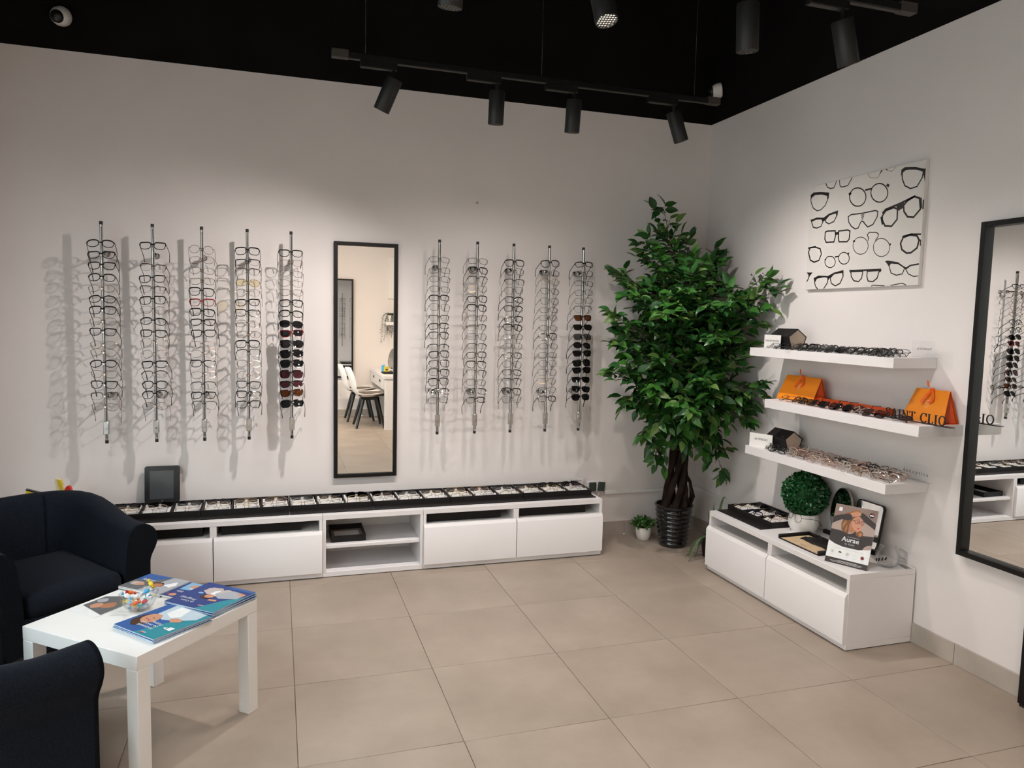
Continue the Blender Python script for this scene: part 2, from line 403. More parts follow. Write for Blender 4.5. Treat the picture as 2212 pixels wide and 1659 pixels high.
cabinet('cabinet', 'white low cabinet with two drawers nearest the tree, along the rod wall', 2, (XR-1.2, 0, 0), 0, group='low cabinets along the rod wall')
cabinet('open_cabinet', 'white open cabinet with one shelf below the tall narrow mirror', 1, (XR-1.8, 0, 0), 0, True)
cabinet('cabinet', 'white low cabinet with two drawers partly hidden by the tub chair', 2, (XR-3.0, 0, 0), 0, group='low cabinets along the rod wall')
YU = -.8324
cabinet('cabinet', 'white low two-drawer cabinet under the three floating shelves', 2, (0, YU, 0), -PI/2)
def storage_box(x0, x1, y0, y1, z0, z1, label, rim='black_card', inner='beige_in', group=None):
    t = thing('storage_box', label, 'box', ((x0+x1)/2, (y0+y1)/2, z0), 0, group); hx = (x1-x0)/2; hy = (y1-y0)/2; h = z1-z0; k = .004
    MB().box(-hx, hx, -hy, hy, 0, k).build('base', rim, t)
    for s in (-1, 1):
        MB().box(s*hx, s*(hx-k), -hy, hy, k, h).build('side', rim, t)
        MB().box(-hx+k, hx-k, s*hy, s*(hy-k), k, h).build('side', rim, t)
    MB().box(-hx+k+.001, hx-k-.001, -hy+k+.001, hy-k-.001, k, k+.003).build('lining', inner, t)
    return t
for (a, b, l) in ((XR-1.17, XR-.69, 'black storage box in left opening of the cabinet nearest the tree'), (XR-.575, XR-.10, 'black storage box in right opening of the cabinet nearest the tree'),
                  (XR-2.36, XR-1.92, 'black storage box in cabinet opening just left of the open cabinet'), (XR-2.96, XR-2.46, 'black storage box in cabinet opening behind the tub chair')):
    storage_box(a, b, -.36, -.05, .285, .338, l, inner='black_card', group='black storage boxes in the cabinet openings')
pb = storage_box(-2.70, -2.495, -.352, -.10, .1925, .232, 'shallow black box with beige lining on shelf of the open cabinet')
MB().box(-.075, .075, -.085, .075, .0075, .0095).build('paper_sheet', 'paper', pb)

# ================================================================== floating shelves, canvas, mirrors
SH = {}
for nm, y0, z, lab in (('top', -.955, 1.4155, 'white floating shelf, topmost of three, below the canvas'), ('mid', -1.123, 1.118, 'white floating shelf, middle of three, holding the orange bags'), ('low', -.958, .815, 'white floating shelf, lowest of three, above the topiary')):
    s = MB().box(-.262, -.0008, y0-1.1, y0, z-.05, z, b=.0012).build('floating_shelf', 'white_lam'); tag(s, lab, 'shelf', 'floating shelves on the right wall'); SH[nm] = (y0, z)
CV = [('s',0.0042,0,[(122,598),(138,574),(163,563),(190,563),(209,598)]),('s',0.0042,0,[(230,599),(236,567),(251,557),(296,558),(325,596)]),('s',0.0047,1,[(5,545),(26,559),(80,554),(151,540),(150,514),(129,474),(96,454),(64,452),(30,472),(8,510)]),('f',0.0,1,[(-3,551),(22,560),(94,554),(155,541),(154,514),(143,496),(140,525),(95,540),(38,545),(13,534),(4,515)]),('s',0.0052,1,[(22,396),(57,405),(107,401),(117,383),(104,359),(69,353),(39,361)]),('s',0.0052,1,[(135,394),(162,415),(219,423),(225,404),(206,375),(166,366),(141,380)]),('f',0.0,1,[(10,406),(64,414),(121,406),(161,423),(234,433),(231,403),(219,418),(169,413),(140,390),(117,383),(111,397),(64,404),(25,393)]),('s',0.0052,1,[(434,476),(432,462),(425,449),(413,440),(397,435),(379,436),(360,440),(343,450),(329,463),(319,478),(314,494),(316,509),(324,522),(336,531),(352,535),(371,534),(389,529),(406,520),(420,507),(430,492)]),('s',0.0052,1,[(581,476),(580,462),(573,450),(562,441),(546,436),(529,436),(511,441),(494,451),(480,463),(471,478),(466,494),(468,508),(475,520),(487,529),(503,533),(520,533),(538,528),(555,518),(568,506),(577,491)]),('s',0.0073,0,[(425,514),(448,514),(474,514)]),('s',0.0115,0,[(308,507),(325,515)]),('s',0.0105,0,[(570,519),(587,509)]),('s',0.0016,0,[(436,596),(456,572),(503,564),(517,573)]),('f',0.0,1,[(511,571),(539,601),(526,602)]),('f',0.0,1,[(552,600),(581,584),(566,597)]),('s',0.0016,0,[(581,586),(598,580),(624,600)]),('s',0.0052,1,[(666,558),(675,575),(717,572),(775,559),(794,546),(789,516),(762,479),(723,475),(687,495),(668,532)]),('f',0.0,1,[(659,578),(679,586),(743,576),(795,558),(814,558),(815,536),(807,533),(813,495),(799,518),(791,544),(754,561),(691,572),(668,562),(658,542)]),('s',0.0052,1,[(314,388),(335,397),(410,394),(506,397),(523,389),(521,363),(495,326),(460,317),(437,337),(427,349),(414,353),(406,345),(392,319),(371,316),(341,334),(320,359)]),('s',0.0047,0,[(408,385),(430,384)]),('s',0.0047,0,[(410,374),(428,374)]),('s',0.0047,0,[(413,363),(424,364)]),('s',0.0073,1,[(555,363),(576,387),(626,396),(651,386),(653,334),(620,303),(577,310),(557,341)]),('s',0.0073,1,[(688,398),(710,418),(750,433),(782,420),(792,367),(754,332),(717,339),(693,368)]),('f',0.0,1,[(641,402),(691,416),(689,385),(670,381),(660,374),(651,386)]),('s',0.0084,0,[(554,376),(575,393),(662,410),(755,434)]),('s',0.0084,0,[(547,360),(561,318)]),('s',0.0073,0,[(790,421),(796,371)]),('s',0.0063,0,[(807,410),(809,365)]),('s',0.0063,1,[(142,322),(159,327),(221,322),(225,294),(216,261),(154,264),(142,283)]),('s',0.0063,1,[(248,318),(317,316),(334,309),(331,265),(316,253),(256,258),(248,282)]),('s',0.0126,0,[(222,306),(249,306)]),('s',0.0031,1,[(472,218),(470,204),(464,192),(453,183),(439,178),(422,177),(405,180),(389,188),(376,199),(367,213),(363,227),(364,242),(371,254),(382,263),(397,268),(414,269),(431,265),(447,257),(459,246),(468,232)]),('s',0.0031,1,[(618,197),(616,183),(610,171),(599,161),(584,156),(568,155),(550,158),(534,166),(521,177),(512,191),(508,206),(509,220),(516,233),(528,242),(543,248),(560,248),(577,244),(592,236),(605,225),(614,211)]),('s',0.0042,0,[(467,244),(472,256),(460,276),(474,288),(522,283),(537,272),(533,255),(518,241)]),('s',0.0084,0,[(362,250),(376,252)]),('s',0.0084,0,[(615,213),(624,212)]),('s',0.0073,1,[(685,211),(699,239),(740,248),(782,240),(797,218),(788,181),(753,160),(727,160),(696,180)]),('s',0.0063,0,[(693,244),(745,251),(813,245)]),('s',0.0052,0,[(794,218),(812,216)]),('s',0.0042,0,[(810,216),(813,189)]),('s',0.0063,1,[(11,220),(24,244),(64,245),(108,232),(121,201),(103,166),(64,158),(30,173)]),('s',0.0063,0,[(4,243),(71,247)]),('s',0.0042,1,[(236,149),(235,139),(230,130),(221,124),(210,120),(198,119),(185,122),(173,127),(163,134),(156,144),(153,154),(154,164),(160,172),(168,179),(179,183),(192,183),(205,181),(217,176),(226,168),(233,159)]),('s',0.0042,1,[(341,162),(340,152),(335,143),(327,137),(316,133),(304,132),(291,134),(279,140),(269,148),(263,157),(260,167),(261,177),(266,186),(274,192),(286,196),(298,197),(311,194),(322,189),(332,181),(338,172)]),('s',0.0063,0,[(230,176),(260,178)]),('s',0.0084,0,[(152,163),(159,169)]),('s',0.0084,0,[(328,190),(337,185)]),('f',0.0,1,[(4,102),(58,99),(34,80),(21,53),(6,43),(23,73),(22,88)]),('s',0.0052,0,[(156,0),(184,36),(186,65),(157,71),(94,64),(77,40),(90,15),(108,0)]),('s',0.0052,1,[(203,60),(231,83),(297,89),(303,65),(283,28),(247,15),(216,30)]),('f',0.0,1,[(68,66),(107,79),(184,73),(231,90),(303,100),(306,70),(294,84),(238,82),(199,60),(187,46),(178,66),(100,67),(77,40)]),('f',0.0,1,[(345,98),(570,93),(574,81),(563,73),(556,84),(362,88),(366,76),(353,84)]),('s',0.0052,1,[(359,88),(446,86),(440,49),(420,32),(385,38),(364,62)]),('s',0.0052,1,[(477,84),(559,84),(548,45),(520,28),(487,32),(476,57)]),('f',0.0,1,[(593,129),(609,132),(677,119),(714,97),(730,90),(753,101),(809,106),(810,100),(759,95),(731,79),(723,82),(683,108),(633,115),(621,98),(611,112)]),('s',0.0042,1,[(620,107),(633,117),(677,112),(722,88),(709,59),(672,54),(637,67)]),('s',0.0037,0,[(809,100),(753,97),(729,80),(746,57),(779,43),(812,44)]),('s',0.0037,0,[(511,4),(522,10),(601,3)]),('s',0.0037,0,[(640,4),(713,13),(738,2)])]
cvt = thing('canvas_picture', 'white canvas printed with black spectacle frames above the shelves', 'picture', (0, -1.124, 1.765))
MB().box(-.022, -.001, -.808, 0, 0, .6, b=.0015).build('canvas', 'canvas', cvt)
mb = MB(); M = frame_M((-.0224, 0, 0), (0, -1, 0), (0, 0, 1))
for k, w, c, pts in CV:
    P = [(min(.806, max(.002, a/1000)), min(.598, max(.002, b/1000))) for a, b in pts]
    if k == 's': mb.stroke(P, w*1.3, bool(c), M=M)
    else: mb.flat(P, M=M, z=.0001)
mb.build('print', 'ink', cvt, smooth=False)
def wall_mirror(label, loc, rot, w, h, dep=.042):
    t = thing('wall_mirror', label, 'mirror', loc, rot); fw = .023
    mb = MB()
    mb.box(0, fw, -dep, -.001, 0, h, b=.0015); mb.box(w-fw, w, -dep, -.001, 0, h, b=.0015)
    mb.box(fw, w-fw, -dep, -.001, 0, fw, b=.0015); mb.box(fw, w-fw, -dep, -.001, h-fw, h, b=.0015)
    mb.build('frame', 'black_frame', t)
    MB().box(fw, w-fw, -.014, -.010, fw, h-fw).build('mirror_glass', 'mirror', t)
    return t
wall_mirror('tall narrow black-framed mirror hanging between the two sets of rods', (-2.662, 0, .513), 0, .40, 1.5, .030)
wall_mirror('wide black-framed mirror on the wall beside the shelves, cut by the frame', (0, -2.266, .528), -PI/2, .65, 1.5)
wall_mirror('black-framed mirror seen reflected behind the white chairs', (-1.9, YF, .59), PI, .65, 1.5)
# slim black cabinet standing under the wide mirror
t = thing('slim_cabinet', 'slim black cabinet on the floor under the wide mirror at right', 'cabinet', (-.011, -2.632, 0))
MB().box(-.062, 0, -.55, 0, .012, .50, b=.003).build('body', 'black_frame', t)
MB().box(-.056, -.004, -.545, -.006, 0, .012).build('plinth', 'black_plastic', t)
MB().box(-.066, 0, -.554, .0, .50, .512, b=.003).build('top', 'black_frame', t)

# ================================================================== tub armchairs and table
def armchair(label, loc, rot):
    t = thing('tub_armchair', label, 'armchair', loc, rot, 'dark tub armchairs around the table')
    path = []
    for k in range(6): path.append((.285, -.335+k*.07))
    for k in range(1, 16):
        a = PI*k/16; c = math.cos(a); s_ = math.sin(a)
        path.append((.285*math.copysign(abs(c)**.8, c), .015+.285*abs(s_)**.8))
    for k in range(6): path.append((-.285, .015-k*.07))
    N = len(path); prof0 = lambda h: [(-.075, .10), (-.070, .30), (-.058, h-.12), (-.044, h-.045), (-.02, h-.010), (.015, h), (.05, h-.012), (.077, h-.045), (.083, h-.085), (.070, h-.125), (.050, h-.165), (.045, h-.22), (.045, .065)]
    def prof(h):
        P = [V(a, b) for a, b in prof0(h)]; out = []
        for i in range(len(P)-1):
            p0, p1, p2, p3 = P[max(0, i-1)], P[i], P[i+1], P[min(len(P)-1, i+2)]
            for q in range(3 if 1 < i < len(P)-2 else 1):
                u = q/3; out.append(tuple(.5*(2*p1+(p2-p0)*u+(2*p0-5*p1+4*p2-p3)*u*u+(3*p1-p0-3*p2+p3)*u**3)))
        return out+[tuple(P[-1])]
    vs = []; fs = []; n = len(prof(.6))
    for i, (x, y) in enumerate(path):
        a = path[max(0, i-1)]; b = path[min(N-1, i+1)]; tx, ty = b[0]-a[0], b[1]-a[1]; L = math.hypot(tx, ty); ox, oy = ty/L, -tx/L
        q = max(0, min(1, (y+.25)/.5)); h = .55+.085*(q*q*(3-2*q))
        for (o, z) in prof(h): vs.append((x+ox*o, y+oy*o, z))
    for i in range(N-1):
        for k in range(n-1): fs.append((i*n+k, i*n+k+1, (i+1)*n+k+1, (i+1)*n+k))
        fs.append((i*n+n-1, i*n, (i+1)*n, (i+1)*n+n-1))
    MB().add(vs, fs).build('tub_shell', 'fabric', t, ang=60)
    for s in (1, -1):
        pr = [(x, z) for x, z in prof(.55)]
        M = Matrix(((s, 0, 0, s*.285), (0, 0, -1 if s > 0 else 1, -.335 if s > 0 else -.349), (0, 1, 0, 0), (0, 0, 0, 1)))
        MB().prism(pr, .014, M=M).build('arm_front', 'fabric_dark', t)
    MB().box(-.208, .208, -.350, .225, .235, .348, b=.04).build('seat_cushion', 'fabric', t, ang=70)
    MB().box(-.215, .215, -.338, -.28, .075, .245, b=.01).build('front_rail', 'fabric', t)
    MB().box(-.22, .22, -.28, .22, .09, .24).build('seat_base', 'fabric_dark', t)
    for x in (-.11, .11):
        pts = [(x, .218, .35), (x*1.02, .226, .55), (x*1.04, .230, .585), (x*1.08, .255, .622), (x*1.1, .295, .634)]
        MB().tube(pts, .0022, 5).build('seam', 'fabric_dark', t)
    for x in (-.27, .27):
        for y in (-.30, .22): MB().lathe([(.018, 0), (.024, .068)], 10, M=TR(x, y, 0)).build('leg', 'black_wood', t)
    return t
armchair('dark navy fabric tub armchair behind the white table', (-4.06, -.915, 0), math.radians(36.9))
armchair('dark fabric tub armchair in the bottom left corner, nearest the camera', (-4.010, -2.335, 0), math.radians(131.4))
TB = V(-3.47, -1.868, 0); TA = math.radians(-40.2)
t = thing('coffee_table', 'square white coffee table with brochures between the two tub armchairs', 'table', TB, TA)
MB().box(-.275, .275, -.275, .275, .40, .45, b=.0015).build('tabletop', 'white_table', t)
for x in (-.275, .225):
    for y in (-.275, .225): MB().box(x, x+.05, y, y+.05, 0, .3995, b=.0015).build('leg', 'white_table', t)
def tabw(u, v, z=.45): return TB+RZ(TA) @ V(u, v, z)

# ================================================================== ceiling tracks and spot lamps
ti = 0
for k, (x0, x1) in enumerate(((-2.757, -.715), (-3.0, -.707), (-4.4, -.9))):
    y = TRACK_Y[k]; t = thing('light_track', ['black suspended light track nearest the rod wall', 'black suspended light track cut by the top of the photo', 'black suspended light track added unseen behind the camera for the fill lamps'][k], 'track', ((x0+x1)/2, y, TRACK_Z), 0, 'suspended light tracks')  # the last track is out of view, added to carry the fill lamps
    L = (x1-x0)/2
    MB().box(-L, L, -.016, .016, -.016, .010, b=.002).build('rail', 'black_metal', t)
    MB().box(-L+.02, L-.02, -.009, .009, -.0172, -.0158).build('channel', 'lamp_grey', t)
    for s in (-1, 1): MB().box(s*L, s*(L-.075), -.0185, .0185, -.0178, .0185, b=.001).build('end_cap', 'lamp_grey', t)
    for q in (-.85, 0, .85): MB().tube([(q*L, 0, .018), (q*L, 0, HT-TRACK_Z)], .0011, 5).build('suspension_wire', 'steel', t)
LABS = ['black spot lamp tilted left, first on the track by the rod wall', 'black spot lamp hanging straight, second on the track by the rod wall', 'black spot lamp hanging straight, third on the track by the rod wall', 'black spot lamp tilted right, last on the track by the rod wall',
        'black spot lamp cut by the top edge, above the first spot lamps', 'black spot lamp with glowing grille cut by the top edge', 'black spot lamp near the top edge left of the tilted one', 'black spot lamp tilted right near the ceiling line of the right wall',
        'unseen fill lamp added behind the camera, aimed at the front wall, window side', 'unseen fill lamp added behind the camera, aimed at the middle of the front wall', 'unseen fill lamp added behind the camera, aimed at the desk', 'unseen fill lamp added behind the camera, aimed at the floor, left one', 'unseen fill lamp added behind the camera, aimed at the floor, right one']
for k, (tr, x, aim, e, beam) in enumerate(SPOTS):
    y = TRACK_Y[tr]; t = thing('spot_lamp', LABS[k], 'lamp', (x, y, TRACK_Z-.016), 0, 'track spot lamps')
    MB().box(-.155, .015, -.017, .017, -.030, 0, b=.002).build('adapter', 'black_metal', t)
    MB().box(-.150, -.03, -.012, .012, -.0312, -.0298).build('adapter_plate', 'lamp_grey', t)
    MB().tube([(0, 0, -.028), (0, 0, -.075)], .009, 8).build('joint', 'black_metal', t)
    piv = V(0, 0, -.078); d = (V(*aim)-(V(x, y, TRACK_Z-.016)+piv)).normalized()
    # in the photo the second and third cylinders hang nearly straight
    zt = -d; xt = zt.cross(V(0, 1, 0)) if abs(zt.y) < .95 else V(1, 0, 0); xt.normalize(); yt = zt.cross(xt)
    M = Matrix(((xt.x, yt.x, zt.x, piv.x), (xt.y, yt.y, zt.y, piv.y), (xt.z, yt.z, zt.z, piv.z), (0, 0, 0, 1)))
    b = MB().lathe([(0.001, .016), (.036, .014), (.0385, .010), (.0385, -.142), (.0375, -.145), (.0345, -.145), (.0345, -.136)], 28, M=M, capb=False).build('cylinder', 'lamp_body', t)
    g = MB().lathe([(.0345, -.1365), (.001, -.1365)], 24, M=M, capb=False).build('diffuser', 'lamp_glow', b)
    gr = MB()
    for q in range(7):
        yy = -.03+.01*q; hw = math.sqrt(max(0, .0342**2-yy*yy))
        gr.box(-hw, hw, yy-.0006, yy+.0006, -.1445, -.1385, M=M); gr.box(yy-.0006, yy+.0006, -hw, hw, -.1445, -.1385, M=M)
    gr.build('honeycomb_grille', 'black_metal', b)
    l = bpy.data.lights.new('spot_light', 'SPOT'); l.energy = SPOT_W*e; l.color = FILL_WARM if tr == 2 else SPOT_COL; l.spot_size = math.radians(beam); l.spot_blend = 1.0; l.shadow_soft_size = .022
    lo = bpy.data.objects.new('spot_light', l); COL.objects.link(lo); lo.parent = t
    lo.matrix_parent_inverse = Matrix.Identity(4); lo.matrix_local = M @ TR(0, 0, -.150)
# dome cameras on the black wall
def dome_cam(label, loc, R):
    t = thing('security_camera', label, 'camera', loc, R.to_euler(), 'white dome security cameras')
    MB().lathe([(.050, 0), (.052, .008), (.050, .03), (.042, .052), (.034, .060)], 28).build('housing', 'white_plastic', t)
    MB().lathe([(.034, .0605), (.0335, .066), (.028, .078), (.016, .086), (.001, .089)], 24, capb=False).build('dome', 'black_plastic', t)
    MB().lathe([(.010, .086), (.010, .0915), (.006, .0925), (.001, .0925)], 14, M=TR(.006, .004, 0) @ RX(.2)).build('lens', 'grey_glossy', t)
dome_cam('white dome security camera high on the wall at top left', (-4.118, -.001, 3.16), RZ(math.radians(-14)) @ RX(PI/2+.35))
dome_cam('white dome security camera high in the room corner', (-.001, -.105, 3.197), RZ(math.radians(-25)) @ RY(-PI/2-.15))
# ================================================================== spectacles
def sup(a, w, h, n):
    c, s = math.cos(a), math.sin(a)
    return w*math.copysign(abs(c)**(2/n), c), h*math.copysign(abs(s)**(2/n), s)
def outline(shape, n=18):
    P = []
    for k in range(n):
        a = 2*PI*k/n+.01
        if shape == 'rect': x, z = sup(a, .0275, .0200, 3.8)
        elif shape == 'square': x, z = sup(a, .0275, .0238, 3.3); x *= 1+.12*z/.02
        elif shape == 'round': x, z = sup(a, .0250, .0248, 2.0)
        elif shape == 'oval': x, z = sup(a, .0275, .0222, 2.4); x *= 1+.10*z/.02
        elif shape == 'cat':
            x, z = sup(a, .0275, .0208, 2.8); x *= 1+.15*z/.018
            if z > 0: z += .0075*max(0, x/.029)**3
        else:
            x, z = sup(a, .0275, .0220, 2.6); x *= 1+.16*z/.022; z -= .003*(x/.0275 if z < 0 else 0)
        P.append((x, z))
    return P
_GM = {}
def gmesh(kind, shape, cls, folded=False):
    """shared meshes: frame / lens / temple. cls: 'thick' acetate, 'thin' wire, 'half' browline"""
    key = (kind, shape, cls, folded)
    if key in _GM: return _GM[key]
    cx = .0355; ol = outline(shape); wrap = lambda x: 2.2*x*x; mb = MB()
    sides = (1, -1)
    if kind == 'frame':
        for s in sides:
            pts = [(s*(cx+x), wrap(cx+x), z) for x, z in ol]
            if cls == 'mid': rs = [.0014+.0007*max(0, z/.018) for x, z in ol]
            elif cls == 'thick': rs = [.0021+.0013*max(0, z/.018) for x, z in ol]
            elif cls == 'half': rs = [.0024 if z > .004 else .0007 for x, z in ol]
            else: rs = [.0013]*len(ol)
            mb.tube(pts, rs, 4, closed=True, flat=1.)
            e = max(ol, key=lambda p: p[0]+.4*p[1])
            mb.tube([(s*(cx+e[0]), wrap(cx+e[0]), e[1]), (s*.0655, .007, .0095), (s*.0668, .012, .0095)], .0027 if cls != 'thin' else .0016, 4)
            mb.tube([(s*.0095, .002, -.003), (s*.0075, .008, -.006)], .0012, 4)
        bz = .007 if shape in ('rect', 'square', 'cat', 'aviator') else .005
        r = .0029 if cls == 'thick' else .0015
        mb.tube([(-.0115, .001, bz-.001), (-.005, -.001, bz+.0012), (.005, -.001, bz+.0012), (.0115, .001, bz-.001)], r, 4)
        if shape == 'aviator': mb.tube([(-.016, .001, .018), (.016, .001, .018)], .001, 4)
    elif kind in ('lens_r', 'lens_l'):
        s = 1 if kind == 'lens_r' else -1; n = len(ol)
        vs = [(s*(cx+x*.985), wrap(cx+x*.985), z*.985) for x, z in ol]+[(s*cx, wrap(cx)-.0018, 0)]
        fs = [((i, (i+1) % n, n) if s > 0 else ((i+1) % n, i, n)) for i in range(n)]
        mb.add(vs, fs)
    else:
        s = 1 if kind == 'temple_r' else -1; r = .0027 if cls == 'thick' else (.0021 if cls == 'half' else .0016)
        if folded:
            o = .014 if s > 0 else .019
            pts = [(s*.0665, .012, .0095), (s*.058, o, .0095), (0, o+.002, .0085), (-s*.030, o+.002, .007), (-s*.052, o+.002, -.012)]
        else: pts = [(s*.0668, .012, .0095), (s*.0695, .060, .010), (s*.0690, .100, .008), (s*.0665, .122, -.004), (s*.0640, .140, -.026)]
        mb.tube(pts, [r*1.1, r, r, r*1.1, r*1.4], 4, flat=.7)
    me = mb.mesh(kind, True, 50); me.materials.append(MATS['acetate_black']); _GM[key] = me
    return me
# style: words, shape choices, class, frame material, temple material, lens material
STY = {
    'D': ('black', ('cat', 'oval', 'cat', 'square'), 'thick', 'acetate_black', 'acetate_black', 'lens_clear'),
    'K': ('black wire', ('rect', 'square', 'rect'), 'thin', 'gunmetal', 'gunmetal', 'lens_clear'),
    'B': ('black half-rim', ('rect', 'square', 'cat'), 'half', 'acetate_black', 'acetate_black', 'lens_clear'),
    'R': ('black', ('rect', 'square'), 'thick', 'acetate_black', 'acetate_black', 'lens_clear'),
    's': ('brown', ('cat', 'oval'), 'half', 'acetate_brown', 'acetate_brown', 'lens_clear'),
    'r': ('red', ('cat', 'oval'), 'thick', 'acetate_red', 'acetate_black', 'lens_clear'),
    'g': ('gold wire', ('oval', 'cat', 'round'), 'thin', 'gold', 'gunmetal', 'lens_clear'),
    'S': ('silver wire', ('oval', 'round', 'rect'), 'thin', 'steel', 'gunmetal', 'lens_clear'),
    'c': ('clear-framed', ('cat', 'oval', 'round'), 'thin', 'rose', 'acetate_brown', 'lens_clear'),
    'p': ('pale pink', ('oval', 'cat'), 'mid', 'acetate_pink', 'acetate_pink', 'lens_clear'),
    'y': ('yellow-tinted', ('oval',), 'thin', 'gold', 'gunmetal', 'lens_yellow'),
    'b': ('dark blue', ('cat', 'oval'), 'thick', 'acetate_blue', 'acetate_blue', 'lens_clear'),
    'X': ('black', ('cat', 'square', 'oval'), 'thick', 'acetate_black', 'acetate_black', 'lens_black'),
    'Y': ('red-rimmed', ('cat',), 'thick', 'acetate_red', 'acetate_black', 'lens_black'),
    'W': ('wine-tinted', ('cat', 'square'), 'thick', 'acetate_black', 'acetate_black', 'lens_wine'),
    'O': ('brown', ('square', 'cat'), 'thick', 'acetate_brown', 'acetate_brown', 'lens_brown'),
    'A': ('dark aviator', ('aviator', 'square'), 'thin', 'gunmetal', 'gunmetal', 'lens_grey'),
    'G': ('grey-tinted gold', ('aviator', 'round'), 'thin', 'gold', 'gold', 'lens_grey'),
    'T': ('clear', ('oval', 'cat', 'round'), 'mid', 'acetate_clear', 'acetate_clear', 'lens_clear'),
    'o': ('black round', ('round',), 'thin', 'gunmetal', 'gunmetal', 'lens_clear'),
}
SUN = 'XYWOAG'
def spectacles(code, label_tail, M, folded, group, rnd):
    w, shapes, cls, fm, tm, lm = STY[code]; shape = rnd.choice(shapes)
    sun = code in SUN; nm = 'sunglasses' if sun else 'eyeglasses'
    t = bpy.data.objects.new(nm, None); COL.objects.link(t); t.empty_display_size = .02; t.matrix_world = M
    tag(t, '%s %s%s' % (w, nm, label_tail), 'sunglasses' if sun else 'glasses', group)
    for kind, part, m in (('frame', 'frame', fm), ('lens_r', 'lens', lm), ('lens_l', 'lens', lm), ('temple_r', 'temple', tm), ('temple_l', 'temple', tm)):
        o = link(part, gmesh(kind, shape, cls, folded), t)
        o.material_slots[0].link = 'OBJECT'; o.material_slots[0].material = MATS[m]
    return t

# ---- display rods
RX_ = [-3.928, -3.670, -3.413, -3.166, -2.920, -2.020, -1.771, -1.526, -1.278, -1.034]
RODN = ['leftmost rod', 'second rod from the left', 'third rod from the left', 'fourth rod from the left', 'rod just left of the narrow mirror',
        'rod just right of the narrow mirror', 'second rod right of the narrow mirror', 'third rod right of the narrow mirror', 'fourth rod right of the narrow mirror', 'rightmost rod beside the tree']
RODZ = [[1.92, 1.858, 1.798, 1.734, 1.674, 1.615, 1.554, 1.492, 1.433, 1.361, 1.319, 1.256, 1.196, 1.137, 1.073, 1.013],
        [1.92, 1.798, 1.735, 1.676, 1.616, 1.561, 1.497, 1.428, 1.381, 1.312, 1.252, 1.196, 1.135, 1.079, 1.014],
        [1.912, 1.852, 1.792, 1.731, 1.671, 1.61, 1.554, 1.497, 1.432, 1.367, 1.314, 1.257, 1.191, 1.129, 1.072, 1.014],
        [1.915, 1.85, 1.797, 1.731, 1.674, 1.617, 1.555, 1.493, 1.431, 1.374, 1.32, 1.258, 1.19, 1.132, 1.074, 1.015],
        [1.913, 1.856, 1.794, 1.736, 1.682, 1.619, 1.557, 1.494, 1.439, 1.376, 1.317, 1.258, 1.194, 1.135, 1.08, 1.016],
        [1.917, 1.85, 1.795, 1.732, 1.677, 1.618, 1.55, 1.499, 1.44, 1.367, 1.32, 1.26, 1.204, 1.144, 1.084, 1.027],
        [1.919, 1.86, 1.8, 1.74, 1.676, 1.62, 1.556, 1.495, 1.435, 1.374, 1.317, 1.256, 1.2, 1.138, 1.081, 1.024],
        [1.917, 1.861, 1.796, 1.739, 1.679, 1.622, 1.552, 1.499, 1.438, 1.376, 1.315, 1.257, 1.204, 1.146, 1.079, 1.026],
        [1.923, 1.862, 1.805, 1.743, 1.677, 1.619, 1.566, 1.499, 1.441, 1.379, 1.32, 1.262, 1.204, 1.145, 1.086, 1.027],
        [1.929, 1.867, 1.804, 1.742, 1.688, 1.63, 1.571, 1.508, 1.445, 1.386, 1.331, 1.267, 1.217, 1.153, 1.089, 1.033]]
RODC = ['DDDDgDDgDggDgDsc', 'DsDsDcDDgcDsDDc', 'cccgDrDDDccDcBDB', 'DBsycDDcgDBccDDD', 'DccccDDXYXXXWWOX',
        'KKKKRKBRRBRRRRRK', 'KRBgRRKBKBRRBKRR', 'RKBKRRRRKKRKRBRK', 'RKgKKKKKRKKKKgKR', 'RKKKcBOXAXXXXXXX']
rnd = random.Random(11)
